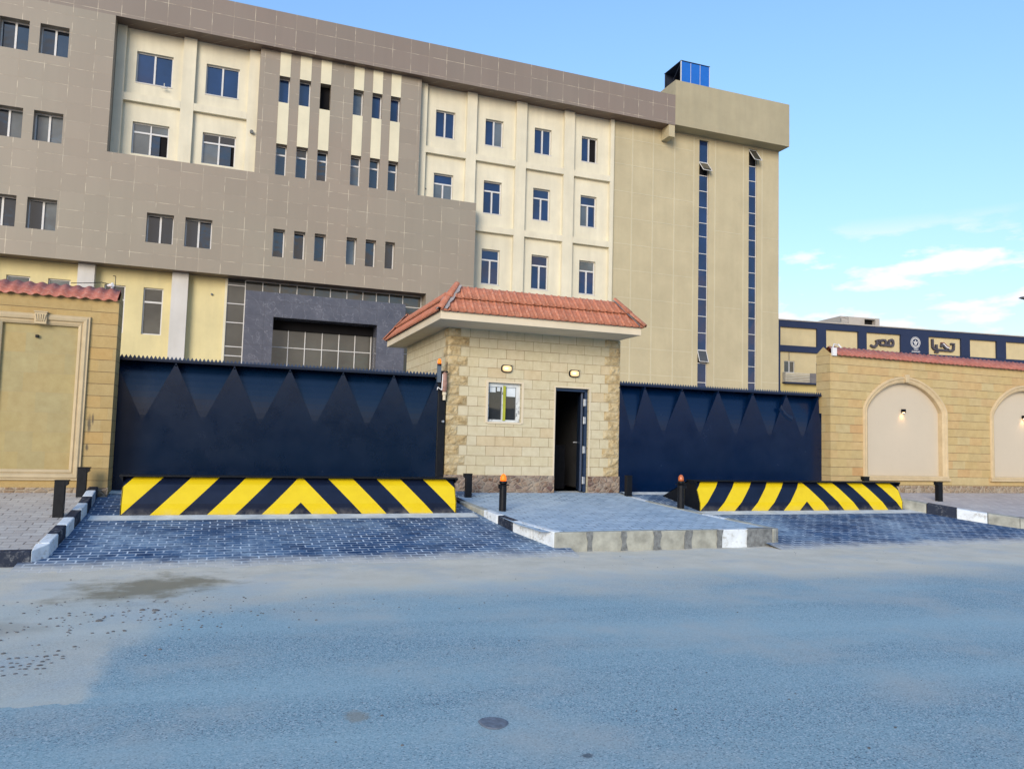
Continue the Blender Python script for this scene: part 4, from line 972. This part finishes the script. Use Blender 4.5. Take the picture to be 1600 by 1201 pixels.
for i, (a, c_) in enumerate(zip(cs4, ct4)):
    o_ = Vector((a[0]-c_[0], a[1]-c_[1], 0)).normalized()*.05
    hip((a[0]+o_.x, a[1]+o_.y, tz+.02), (c_[0], c_[1], zt_+.04), 2)
    A = Vector((a[0], a[1], tz+.03)); B = Vector((c_[0], c_[1], zt_+.03)); dv = (B-A).normalized(); sv = dv.cross(Vector((0, 0, 1))).normalized()
    mm = MB()
    for sgn in (1, -1):
        inn = sv*sgn
        pts = []
        for k2 in range(9):
            t_ = k2/8; wv = .075+.022*math.sin(k2*2.3+i)
            pts.append((A+(B-A)*t_+inn*.05+Vector((0, 0, -.0)), A+(B-A)*t_+inn*(.05+wv)+Vector((0, 0, -.015))))
        for p0, p1 in zip(pts, pts[1:]): mm.quad(p0[0], p1[0], p1[1], p0[1])
    mm.build('hip_mortar', M['mortar'], ro)
rel(G, gh)

# wall lamps on the guardhouse: oval bulkheads
def wall_lamp(x, z, label):
    t = tag(empty('wall_lamp', (x, gy0, z)), label, 'lamp', 'oval bulkhead lamps on the guardhouse front')
    P = []
    def oval(rx, rz, y0, y1, k=1.0, n=28, taper=1.0):
        q = MB(); vs = []
        for (yy, s_) in ((y0, 1.0), (y1, taper)):
            for i in range(n):
                a = 2*math.pi*i/n; ca, sa = math.cos(a), math.sin(a)
                ex = lambda v: math.copysign(abs(v)**.62, v)
                vs.append((x+rx*s_*ex(ca), yy, z+rz*s_*ex(sa)))
        q.add(vs, [(i, (i+1) % n, n+(i+1) % n, n+i) for i in range(n)]+[tuple(range(n))[::-1], tuple(range(n, 2*n))]); return q
    P.append(oval(.115, .078, gy0-.001, gy0-.045, taper=.96).build('housing', M['black'], smooth=False))
    P.append(oval(.100, .062, gy0-.046, gy0-.088, taper=.78).build('lamp_glass', M['lampglow'], smooth=True))
    q = MB(); q.tube((x-.05, gy0-.092, z), (x+.0, gy0-.092, z), .016, 10); P.append(q.build('bulb', M['lampbright']))
    q = MB(); q.box(x-.10, x+.12, gy0-.07, gy0-.046, z+.062, z+.072); P.append(q.build('cage_bar', M['black']))
    rel(P, t)
wall_lamp(5.24, 3.05, 'oval lit bulkhead lamp on the guardhouse wall directly above the small window')
wall_lamp(6.73, 3.035, 'oval lit bulkhead lamp on the guardhouse wall directly above the open doorway')

# ================================================================== GATES
def gate(name, x0, x1, zt, zb, apex, label, mat, Y=14.42):
    t = tag(empty(name, ((x0+x1)/2, Y, zb)), label, 'gate', 'sliding gates'); P = []
    b = MB(); zm = zt-.07; zv = zt-1.12; yo = Y
    xs_ = sorted(apex)
    # sheet: recessed top edge between raised apexes; V-shaped facets run down to the flat lower sheet
    pts = [x0]+[a for a in xs_ if x0+.05 < a < x1-.05]+[x1]
    rec = .22
    for i in range(len(pts)-1):
        a, c_ = pts[i], pts[i+1]; mid = (a+c_)/2; f_ = yo-.035; zz = zm-.03
        A, C, V = (a, f_, zz), (c_, f_, zz), (mid, f_, zv)
        nr = 10
        def row(t):
            h_ = (c_-a)/2*t; d_ = rec*t**2.2; return (mid-h_, f_+d_, zv+(zz-zv)*t), (mid+h_, f_+d_, zv+(zz-zv)*t), (mid-h_, f_, zv+(zz-zv)*t), (mid+h_, f_, zv+(zz-zv)*t)
        for j in range(nr):
            p0, p1 = row(j/nr), row((j+1)/nr)
            if j == 0: b.add([V, p1[1], p1[0]], [(0, 1, 2)]); b.add([V, p1[0], p1[2]], [(0, 1, 2)]); b.add([V, p1[3], p1[1]], [(0, 1, 2)])
            else: b.quad(p0[0], p0[1], p1[1], p1[0]); b.quad(p0[2], p0[0], p1[0], p1[2]); b.quad(p0[1], p0[3], p1[3], p1[1])
        b.add([A, (a, f_, zv), V], [(0, 1, 2)]); b.add([C, V, (c_, f_, zv)], [(0, 1, 2)])
        b.add([(a, f_, zb+.04), (c_, f_, zb+.04), (c_, f_, zv), (mid, f_, zv), (a, f_, zv)], [(0, 1, 2, 3, 4)])
        for q in (a, c_): b.lathe((q, f_, zz-.05), [(.014, -.012), (.02, 0), (.014, .012)], 8)
    P.append(b.build('gate_sheet', mat))
    b = MB(); b.box(x0, x1, yo-.045, yo+.19, zm-.028, zm+.012); b.box(x0, x1, yo-.05, yo+.02, zb, zb+.045); P.append(b.build('rail', mat))
    b = MB(); n = int((x1-x0)/.064)
    for i in range(n):
        xa = x0+i*(x1-x0)/n; w_ = (x1-x0)/n
        b.add([(xa, yo-.03, zm+.013), (xa+w_, yo-.03, zm+.013), (xa+w_/2, yo-.03, zt), (xa, yo-.02, zm+.013), (xa+w_, yo-.02, zm+.013), (xa+w_/2, yo-.02, zt)], [(0, 1, 2), (5, 4, 3), (0, 2, 5, 3), (1, 4, 5, 2)])
    P.append(b.build('spikes', M['navy']))
    # rear box section frame
    b = MB(); b.box(x0, x0+.08, yo+.20, yo+.27, zb, zm); b.box(x1-.08, x1, yo+.20, yo+.27, zb, zm); b.box(x0+.08, x1-.08, yo+.20, yo+.27, zm-.1, zm-.02); P.append(b.build('frame', M['navy']))
    rel(P, t); return t
gL = gate('sliding_gate', -1.90, 3.84, 2.90, .60, [-1.78+.95*i for i in range(0, 7)], 'wide navy steel gate left of the guardhouse with glossy facets under its spiked top', M['gateL'])
gR = gate('sliding_gate', 7.80, 13.19, 2.95, .60, [8.41+.935*i for i in range(0, 6)], 'navy steel gate right of the guardhouse with a bent crease near its upper right corner', M['gateR'])
b = MB(); b.box(3.845, 3.99, 14.36, 14.50, .55, 2.93); o = b.build('gate_post', M['black'], bevel=.006); rel([o], gL)
# crease in the right gate
b = MB(); cr = [(12.00, 2.62), (12.08, 2.50), (12.20, 2.40), (12.34, 2.34)]
for (p0, p1) in zip(cr, cr[1:]):
    b.add([(p0[0], 14.385, p0[1]), (p1[0], 14.385, p1[1]), (p1[0]-.03, 14.36, p1[1]-.05), (p0[0]-.03, 14.36, p0[1]-.05), (p1[0]-.06, 14.384, p1[1]-.12), (p0[0]-.06, 14.384, p0[1]-.12)], [(0, 3, 2, 1), (3, 5, 4, 2)])
o = b.build('crease', M['gateR'], smooth=True); rel([o], gR)

# warning beacon and fitting between gate and guardhouse
t = tag(empty('warning_beacon', (3.86, 14.32, 2.95)), 'small orange warning beacon on a dark bracket at the top of the left gate post', 'beacon')
P = []; b = MB(); b.box(3.80, 3.87, 14.30, 14.37, 2.70, 3.02); P.append(b.build('bracket', plain('blue_grey_bracket', (.10, .13, .17), .5)))
b = MB(); b.lathe((3.835, 14.33, 3.02), [(.042, 0), (.042, .035), (.036, .04)], 16); P.append(b.build('beacon_base', M['black']))
b = MB(); b.lathe((3.835, 14.33, 3.06), [(.034, 0), (.036, .03), (.032, .065), (.02, .09), (.004, .10)], 16); P.append(b.build('dome', M['orange'], smooth=True)); rel(P, t)
t = tag(empty('wrapped_conduit', (3.94, 14.3, 2.5)), 'brown and white wrapped pipe fitting hanging beside the orange beacon at the guardhouse corner', 'pipe fitting')
P = []; b = MB(); b.lathe((3.94, 14.30, 2.52), [(.03, 0), (.05, .02), (.052, .10), (.058, .11), (.058, .2), (.05, .21), (.052, .33), (.035, .38)], 14); P.append(b.build('casing', M['pipe'], smooth=True))
b = MB(); b.lathe((3.945, 14.30, 2.36), [(.03, 0), (.03, .09), (.042, .10), (.042, .155)], 14); P.append(b.build('socket', M['eave']))
b = MB(); b.tube((3.90, 14.28, 2.86), (3.885, 14.27, 2.55), .010, 8); b.tube((3.885, 14.27, 2.55), (3.80, 14.26, 2.60), .010, 8); b.tube((3.80, 14.26, 2.60), (3.79, 14.26, 2.55), .008, 8); P.append(b.build('cable', M['white']))
b = MB(); b.box(3.87, 4.0, 14.27, 14.30, 2.895, 2.92); b.tube((3.975, 14.28, 2.9), (3.975, 14.28, 3.10), .008, 6); P.append(b.build('clamp', M['black'])); 
b = MB(); b.tube((3.93, 14.33, 1.95), (3.93, 14.26, 1.95), .022, 10); P.append(b.build('roller', M['steel'])); rel(P, t)

# ================================================================== BOUNDARY WALLS
def coping(x0, x1, y0, y1, zlo, zhi, tw, mat, amp=.03):
    """tile course sloping up from the front edge, S-profiled"""
    mb = MB(); n = int((x1-x0)/tw*10); N = n+1; vs = []
    for (yy, zz) in ((y0, zlo), ((y0+y1)/2+.01, zhi), (y1, zlo)):
        for i in range(N):
            s_ = i/n*(x1-x0); ph = (s_/tw) % 1
            pr = amp*(math.sin(math.pi*ph/.66) if ph < .66 else -.3*math.sin(math.pi*(ph-.66)/.34)); vs.append((x0+s_, yy, zz+pr+.012*((s_//tw) % 2)*.3))
    for i in range(N): vs.append((vs[i][0], y0+.006, vs[i][2]-.028))
    fs = []
    for i in range(n): fs += [(i, i+1, N+i+1, N+i), (N+i, N+i+1, 2*N+i+1, 2*N+i), (3*N+i, 3*N+i+1, i+1, i)]
    mb.add(vs, fs)
    return mb.build('coping_tiles', mat, smooth=True)
def frame_profile(mb, path, prof, closed=True):
    """sweep a profile (offset outward, y) round a path of (x,z,nx,nz) points in the wall plane"""
    n = len(path); k = len(prof); vs = []
    for (x, z, nx, nz) in path:
        for (o_, yy) in prof: vs.append((x+nx*o_, yy, z+nz*o_))
    fs = []
    for i in range(n if closed else n-1):
        j = (i+1) % n
        for q in range(k-1): fs.append((i*k+q, i*k+q+1, j*k+q+1, j*k+q))
    mb.add(vs, fs)
# left wall
lw = tag(empty('boundary_wall', (-5, 14.05, .55)), 'ochre limestone wall at the left with moulded rectangular panel and red tile coping', 'wall'); P = []
LY = 13.85; b = MB(); pan = (-3.32, -2.24, .95, 3.26); pan2 = (-5.6, -4.5, .95, 3.26)
wall(b, -16, -1.70, .35, 3.72, LY, [pan, pan2], .05)
b.quad((-1.70, LY, .35), (-1.70, 14.36, .35), (-1.70, 14.36, 3.72), (-1.70, LY, 3.72)); b.quad((-16, 14.36, .35), (-16, 14.36, 3.72), (-1.7, 14.36, 3.72), (-1.7, 14.36, .35)); b.quad((-16, LY, 3.72), (-1.7, LY, 3.72), (-1.7, 14.36, 3.72), (-16, 14.36, 3.72))
b.add([(-1.701, LY+.02, 3.72), (-1.701, 14.34, 3.72), (-1.701, 14.12, 3.90)], [(0, 1, 2)])
P.append(b.build('stone_wall', M['stoneL']))
b = MB(); b.box(-16, -1.69, LY-.02, LY-.001, .30, .69); P.append(b.build('plinth', M['plinth2']))
for pn in (pan, pan2):
    b = MB(); b.quad((pn[0], LY+.045, pn[2]), (pn[1], LY+.045, pn[2]), (pn[1], LY+.045, pn[3]), (pn[0], LY+.045, pn[3])); P.append(b.build('inset_panel', M['stonePanel']))
    b = MB(); prof = [(-.02, LY+.044), (-.02, LY-.005), (.02, LY-.03), (.04, LY-.015), (.06, LY-.045), (.10, LY-.055), (.125, LY-.035), (.145, LY-.04), (.15, LY-.001)]
    path = [(pn[0], pn[2], -1, -1), (pn[1], pn[2], 1, -1), (pn[1], pn[3], 1, 1), (pn[0], pn[3], -1, 1)]
    frame_profile(b, path, prof); P.append(b.build('panel_moulding', M['moulding']))
    b = MB(); kx = (pn[0]+pn[1])/2
    b.box(kx-.085, kx+.085, LY-.085, LY-.02, pn[3]-.02, pn[3]+.16)
    for i in range(5): b.tube((kx-.07+i*.035, LY-.088, pn[3]+.13), (kx-.05+i*.025, LY-.088, pn[3]+.02), .012, 8)
    b.box(kx-.095, kx+.095, LY-.095, LY-.02, pn[3]+.16, pn[3]+.18); P.append(b.build('keystone', M['moulding'], bevel=.004))
P.append(coping(-16, -1.72, LY-.09, 14.40, 3.715, 3.93, .17, M['tileW'], .022))
rel(P, lw)
# right wall with arched niches
rw = tag(empty('boundary_wall', (20, 14.3, .6)), 'sand coloured stone wall at the right with arched beige niches and red tile coping', 'wall'); P = []
RY = 14.10; arches = [(14.26+i*4.18, 16.70+i*4.18) for i in range(5)]
a0z, aspr, arise = 1.02, 2.58, .73
def arch_z(x, a, c_):
    u = (x-(a+c_)/2)/((c_-a)/2); u = max(-1, min(1, u)); return aspr+arise*(1-abs(u)**1.95)**.72
b = MB(); xw0, xw1 = 13.17, 34.0; zt_w = 3.86
cur = xw0
for (a, c_) in arches:
    b.quad((cur, RY, .3), (a, RY, .3), (a, RY, zt_w), (cur, RY, zt_w))
    b.quad((a, RY, .3), (c_, RY, .3), (c_, RY, a0z), (a, RY, a0z))
    n = 24
    for i in range(n):
        xa = (a+c_)/2-(c_-a)/2*math.cos(math.pi*i/n); xb = (a+c_)/2-(c_-a)/2*math.cos(math.pi*(i+1)/n)
        za, zb_ = arch_z(xa, a, c_), arch_z(xb, a, c_)
        b.quad((xa, RY, za), (xb, RY, zb_), (xb, RY, zt_w), (xa, RY, zt_w)); b.quad((xb, RY, zb_), (xa, RY, za), (xa, RY+.12, za), (xb, RY+.12, zb_))
    b.quad((a, RY, a0z), (a, RY, aspr), (a, RY+.12, aspr), (a, RY+.12, a0z)); b.quad((c_, RY, aspr), (c_, RY, a0z), (c_, RY+.12, a0z), (c_, RY+.12, aspr)); b.quad((a, RY, a0z), (a, RY+.12, a0z), (c_, RY+.12, a0z), (c_, RY, a0z))
    cur = c_
b.quad((cur, RY, .3), (xw1, RY, .3), (xw1, RY, zt_w), (cur, RY, zt_w))
b.quad((xw0, RY+.45, .3), (xw0, RY, .3), (xw0, RY, zt_w), (xw0, RY+.45, zt_w)); b.quad((xw0, RY, zt_w), (xw1, RY, zt_w), (xw1, RY+.45, zt_w), (xw0, RY+.45, zt_w)); b.quad((xw0, RY+.45, .3), (xw0, RY+.45, zt_w), (xw1, RY+.45, zt_w), (xw1, RY+.45, .3))
b.add([(xw0+.001, RY, zt_w), (xw0+.001, RY+.45, zt_w), (xw0+.001, RY+.22, zt_w+.17)], [(2, 1, 0)])
P.append(b.build('stone_wall', M['stoneR']))
b = MB(); b.box(xw0+.02, xw1, RY-.02, RY-.001, .3, .80); P.append(b.build('plinth', M['plinth2']))
for (a, c_) in arches:
    b = MB(); b.quad((a-.05, RY+.118, a0z-.05), (c_+.05, RY+.118, a0z-.05), (c_+.05, RY+.118, aspr+arise+.05), (a-.05, RY+.118, aspr+arise+.05)); P.append(b.build('niche_panel', M['archpanel']))
    b = MB(); prof = [(-.03, RY+.117), (-.03, RY+.0), (.0, RY-.02), (.03, RY-.03), (.045, RY-.02), (.07, RY-.045), (.105, RY-.05), (.115, RY-.03), (.125, RY-.001)]
    path = [(a, a0z, -1, 0), (a, aspr, -1, .0)]
    n = 28
    for i in range(1, n):
        x = (a+c_)/2-(c_-a)/2*math.cos(math.pi*i/n); z = arch_z(x, a, c_); h = .004
        xa = (a+c_)/2-(c_-a)/2*math.cos(math.pi*(i-.3)/n); xb = (a+c_)/2-(c_-a)/2*math.cos(math.pi*(i+.3)/n)
        tx, tz_ = xb-xa, arch_z(xb, a, c_)-arch_z(xa, a, c_); L = math.hypot(tx, tz_); path.append((x, z, -tz_/L, tx/L))
    path += [(c_, aspr, 1, .0), (c_, a0z, 1, 0)]
    frame_profile(b, path, prof, closed=False); P.append(b.build('arch_moulding', M['mouldR']))
    b = MB(); b.box(a-.17, c_+.17, RY-.075, RY-.001, a0z-.10, a0z-.045); b.box(a-.13, c_+.13, RY-.055, RY+.115, a0z-.044, a0z+.012); P.append(b.build('niche_sill', M['mouldR'], bevel=.006))
    kx = (a+c_)/2; kz = aspr+arise; b = MB(); b.add([(kx-.05, RY-.07, kz-.02), (kx+.05, RY-.07, kz-.02), (kx+.075, RY-.07, kz+.17), (kx-.075, RY-.07, kz+.17), (kx-.05, RY, kz-.02), (kx+.05, RY, kz-.02), (kx+.075, RY, kz+.17), (kx-.075, RY, kz+.17)], [(0,1,2,3),(0,4,5,1),(1,5,6,2),(2,6,7,3),(3,7,4,0)])
    P.append(b.build('keystone', M['mouldR'], bevel=.004))
P.append(coping(xw0+.14, xw1, RY-.10, RY+.52, zt_w-.025, zt_w+.19, .15, M['tileW'], .016))
rel(P, rw)
# spotlights in the niches
def spot(x, y, z, label, lit, group, k=1.0):
    t = tag(empty('wall_spotlight', (x, y, z)), label, 'spotlight', group); P = []
    b = MB(); b.box(x-.035*k, x+.035*k, y-.02-.08*k, y-.02, z-.04*k, z+.045*k); P.append(b.build('housing', M['black'], bevel=.003))
    b = MB(); b.box(x-.02, x+.02, y-.02, y, z-.02, z+.025); P.append(b.build('bracket', M['black']))
    if lit:
        b = MB(); b.tube((x, y-.06, z-.040), (x, y-.06, z-.046), .026, 12); P.append(b.build('lens', M['glow']))
        l = bpy.data.lights.new('spot', 'SPOT'); l.energy = 1.1; l.color = (1, .55, .22); l.spot_size = R(110); l.spot_blend = 1; l.shadow_soft_size = .02
        lo = bpy.data.objects.new('spotlight_glow', l); col.objects.link(lo); lo.location = (x, y-.055, z-.06); lo.rotation_euler = (R(12), 0, 0); P.append(lo)
    rel(P, t)
spot(15.42+.06, RY+.118, 2.60, 'small black spotlight lit inside the fully visible arched niche', True, 'niche spotlights')
spot(19.66, RY+.118, 2.60, 'small black spotlight lit inside the arched niche cut by the right edge', True, 'niche spotlights')
spot(-2.83, LY+.045, 3.05, 'small unlit dark fitting on the rectangular stone panel of the left wall', False, None, .5)
# camera and cables on the left wall end
t = tag(empty('security_camera', (-1.83, 14.0, 3.93)), 'small white camera on the tile coping of the left wall end with loose cable', 'camera'); P = []
b = MB(); b.tube((-1.84, 14.0, 3.93), (-1.84, 14.0, 4.02), .018, 8); b.tube((-1.90, 14.06, 3.985), (-1.82, 13.90, 3.965), .026, 10); P.append(b.build('camera_body', M['white']))
b = MB(); b.tube((-1.80, 14.02, 3.94), (-1.80, 14.02, 4.14), .006, 6); b.tube((-1.80, 14.02, 4.14), (-1.84, 14.02, 4.145), .006, 6)
pts = [(-1.84, 14.0, 3.99), (-2.0, 14.03, 4.02), (-2.15, 14.05, 4.0), (-2.3, 14.06, 3.985), (-2.45, 14.06, 3.97)]
for p0, p1 in zip(pts, pts[1:]): b.tube(p0, p1, .006, 6)
P.append(b.build('cable', M['black'])); rel(P, t)
t = tag(empty('junction_box', (13.25, 14.25, 3.86)), 'small white junction box on the left upper corner of the arched wall', 'box'); P = []
b = MB(); b.box(13.20, 13.32, 14.04, 14.10, 3.80, 3.99); P.append(b.build('box_body', M['white'], bevel=.005))
b = MB(); b.tube((13.24, 14.10, 3.97), (13.38, 14.2, 4.10), .012, 6); b.tube((13.38, 14.2, 4.10), (13.6, 14.25, 4.08), .012, 6); b.tube((13.33, 14.02, 4.07), (13.40, 14.0, 3.99), .02, 6); P.append(b.build('cable', M['white'])); rel(P, t)

# ================================================================== ROAD BARRIERS
def barrier(x0, x1, label):
    xc = (x0+x1)/2; W = (x1-x0)/2; yb = 12.60; zb = rampz(12.6)-.005
    t = tag(empty('road_barrier', (xc, yb, zb)), label, 'road barrier', 'wedge road barriers'); P = []
    prof = [(0, 0), (0, .175), (.07, .34), (.125, .455), (.195, .545), (.205, .565)]
    b = MB(); n = len(prof)
    vs = [(-W, y_, z_) for y_, z_ in prof]+[(W, y_, z_) for y_, z_ in prof]
    b.add(vs, [(i, n+i, n+i+1, i+1) for i in range(n-1)]); o = b.build('striped_front_plate', M['stripes'], t)
    b = MB(); prof2 = [(0.13, .566), (.36, .59), (.36, .605), (.13, .582)]
    b.box(-W-.05, W+.05, .10, .38, .568, .592); b.build('top_lip', M['black'], t, bevel=.003)
    for s_ in (-1, 1):
        b = MB(); x = s_*(W-.002); pl = prof+[(.36, .568), (1.28, .02+.142*1.2), (1.28, .1)]
        pts = [(x, y_, z_) for y_, z_ in prof]+[(x, .37, .568), (x, 1.32, .20), (x, 1.32, .05)]
        b.add(pts+[(x-s_*.012, p_[1], p_[2]) for p_ in pts], [tuple(range(9)), tuple(range(9, 18))[::-1]]+[(i, i+9, (i+1) % 9+9, (i+1) % 9) for i in range(9)]); b.build('side_plate', M['black'], t)
        b = MB(); xx = s_*(W+.05); x2 = s_*W
        b.add([(x2, .10, .566), (xx, .10, .566), (x2, .105, .50), (x2, .30, .566), (xx, .30, .566), (x2, .29, .50)], [(0, 1, 2), (3, 5, 4), (1, 4, 5, 2), (0, 3, 4, 1)]); b.build('gusset', M['black'], t)
    b = MB(); b.quad((-W, .38, .585), (W, .38, .585), (W, 1.32, .205), (-W, 1.32, .205)); b.build('deck_plate', M['black'], t)
    b = MB()
    for i in range(3): b.box(-W+.12+i*.11, -W+.13+i*.11, -.0, -.0, 0, 0)
    return t
barrier(-1.36, 3.75, 'raised black and yellow chevron wedge barrier in front of the left gate')
barrier(8.60, 13.72, 'raised black and yellow chevron wedge barrier in front of the right gate')

# ================================================================== BOLLARDS
def bollard(x, y, z, h, style, d, label, w=.065):
    t = tag(empty('bollard', (x, y, z)), label, 'bollard', 'short black sensor posts beside the driveways'); 
    if style == 'beacon':
        b = MB(); b.lathe((0, 0, -.08), [(w, 0), (w, h-.0+.08-.015), (w-.01, h+.08)], 20); b.build('post', M['black'], t, smooth=False)
        b = MB(); b.box(-.08, .08, -.07, .07, h+.001, h+.014); b.box(d*.05-.02, d*.05+.045, -.05, .05, h-.06, h-.002) ; b.build('cap_plate', M['black'], t)
        b = MB(); b.lathe((0, 0, h+.014), [(.045, 0), (.068, .02), (.068, .05), (.055, .055)], 20); b.build('beacon_base', M['black'], t)
        b = MB(); b.lathe((0, 0, h+.07), [(.052, 0), (.052, .03), (.048, .07), (.035, .10), (.018, .115), (.002, .12)], 20); b.build('beacon_dome', M['orange'] if label.find('bright') >= 0 else M['orangedull'], t, smooth=True)
    else:
        b = MB(); b.box(-w, w, -.05, .05, -.08, h); b.build('post', M['black'], t, bevel=.004)
        b = MB(); b.box(-w-(.035 if d < 0 else .002), w+(.045 if d > 0 else .002), -.06, .06, h+.001, h+.016); b.build('cap_plate', M['black'], t)
        if d:
            b = MB(); xx = d*(w+.0015); b.add([(xx, -.05, h-.07), (xx, .05, h-.07), (xx, .05, h), (xx, -.05, h), (xx+d*.033, -.05, h-.045), (xx+d*.033, .05, h-.045), (xx+d*.033, .05, h), (xx+d*.033, -.05, h)], [(0,1,2,3),(4,7,6,5),(0,4,5,1),(1,5,6,2),(2,6,7,3),(3,7,4,0)]); b.build('sensor_hood', M['black'], t)
        b = MB(); b.box(-.11, .11, -.09, .09, -.02, .008)
    return t
bollard(-2.08, 12.20, leftz(12.2), .49, 'box', 1, 'plain black post nearest the road on the left pavement, beside the left driveway')
bollard(-2.02, 13.55, leftz(13.55), .44, 'box', 1, 'plain black post on the left pavement near the stone wall end')
bollard(4.33, 13.80, islz(13.8), .42, 'box', -1, 'plain black post against the guardhouse plinth at the right end of the left barrier', w=.058)
bollard(4.48, 12.31, islz(12.31), .43, 'beacon', -1, 'black round post with bright orange beacon in front of the guardhouse wall', w=.062)
bollard(7.80, 13.95, islz(13.95), .40, 'box', 0, 'plain black post standing against the navy right gate beside the guardhouse corner', w=.062)
bollard(8.06, 12.42, islz(12.42), .44, 'beacon', 1, 'black round post with dull orange beacon at the left end of the right barrier', w=.066)
bollard(13.86, 13.75, rightz(13.75)-.03, .44, 'box', -1, 'plain black post mostly hidden behind the right end of the right barrier')
bollard(15.22, 12.98, rightz(12.98)-.08, .50, 'box', -1, 'plain black post on the right pavement in front of the arched niche')

# ================================================================== ADDED WALL BEHIND THE CAMERA (unseen, darkens reflections in gates and glass)
b = MB(); b.box(-70, 70, -24.4, -24.0, -.2, 3.9); b.box(-70, 70, -24.5, -23.9, 3.901, 4.05)
for i in range(28): b.box(-70+i*5, -69.5+i*5, -23.999, -23.9, -.2, 3.9)
t = tag(empty('added_facing_wall', (0, -24.2, 0)), 'unseen plain brown wall added behind the viewer to darken reflections in gates and glass', 'wall'); o = b.build('wall_panels', plain('dull_brown_render', (0.10, 0.085, 0.065), 0.9, 0.1)); rel([o], t)

# ================================================================== SMALL THINGS
t = tag(empty('street_lamp', (46.5, 30, 0)), 'grey street lamp head just entering the picture at the right edge above the wall', 'street lamp'); P = []
b = MB(); b.tube((46.5, 30, 0), (46.5, 30, 10.6), .09, 10, .06); P.append(b.build('pole', M['greyrail']))
b = MB(); b.tube((46.5, 30, 10.5), (42.6, 30, 10.42), .045, 8); P.append(b.build('arm', M['greyrail']))
b = MB(); b.add([(41.55, 29.88, 10.42), (42.7, 29.85, 10.30), (42.7, 30.15, 10.30), (41.55, 30.12, 10.42), (41.75, 29.88, 10.52), (42.7, 29.85, 10.54), (42.7, 30.15, 10.54), (41.75, 30.12, 10.52)], [(0,3,2,1),(4,5,6,7),(0,1,5,4),(1,2,6,5),(2,3,7,6),(3,0,4,7)]); P.append(b.build('lamp_head', M['greyrail'])); rel(P, t)
t = MB(); n = 24; vs = []
for (rx, ry, z) in ((.085, .095, .001), (.075, .085, .007)):
    for i in range(n): a = 2*math.pi*i/n; k = 1+.06*math.sin(3*a+1); vs.append((rx*k*math.cos(a), ry*k*math.sin(a), z))
t.add(vs, [(i, (i+1) % n, n+(i+1) % n, n+i) for i in range(n)]+[tuple(range(n, 2*n))]); o = t.build('valve_cover', M['cover'], loc=(1.52, 4.23, .002))
tag(o, 'small round dark iron cover set in the asphalt near the bottom middle', 'cover')
def pebble(mb, x, y, s_, sq=.55, z=0.0):
    n = 7; vs = []; a0 = random.random()*6
    for (r_, zz) in ((1.0, -.1), (1.05, .25), (.55, sq)):
        for i in range(n):
            a = a0+2*math.pi*i/n; q = s_*r_*random.uniform(.75, 1.15); vs.append((x+q*math.cos(a), y+q*.8*math.sin(a), z+s_*zz))
    mb.add(vs, [(i, (i+1) % n, n+(i+1) % n, n+i) for i in range(n)]+[(n+i, n+(i+1) % n, 2*n+(i+1) % n, 2*n+i) for i in range(n)]+[tuple(range(2*n, 3*n))])
gv = MB()
for i in range(620):
    x = random.uniform(-3.2, 14); y = random.uniform(3.2, 9.9)
    if mnoise.noise(Vector((x*.8, y*.8, 9))) < random.uniform(-.25, .5): continue
    pebble(gv, x, y, random.choice((.004, .005, .006, .007, .010)))
for i in range(150): x = random.gauss(-.9, .6); y = random.gauss(7.5, .55); pebble(gv, x, y, random.choice((.006, .008, .011, .014)))
for i in range(60): x = random.gauss(.6, .8); y = random.gauss(7.4, .35); pebble(gv, x, y, random.choice((.006, .008, .010)))
for i in range(5):
    for j in range(7): pebble(gv, -1.42+j*.062+random.uniform(-.022, .022)+i*.02, 5.92+i*.10+random.uniform(-.03, .03), random.uniform(.010, .019), .4)
tag(gv.build('gravel', M['pebble']), 'loose grey gravel scattered over the sandy road edge', 'gravel', kind='stuff')
for (x, y, s_, lab) in ((-.60, 7.73, .026, 'flat dark stone on the road, left one of a close pair'), (-.49, 7.68, .030, 'flat dark stone on the road, right one of a close pair'), (-.90, 7.38, .030, 'small dark stone nearest the left edge on the dusty road')):
    b = MB(); pebble(b, 0, 0, s_, .5); o = b.build('stone', M['pebble'], loc=(x, y, 0)); tag(o, lab, 'stone', 'loose stones on the road')
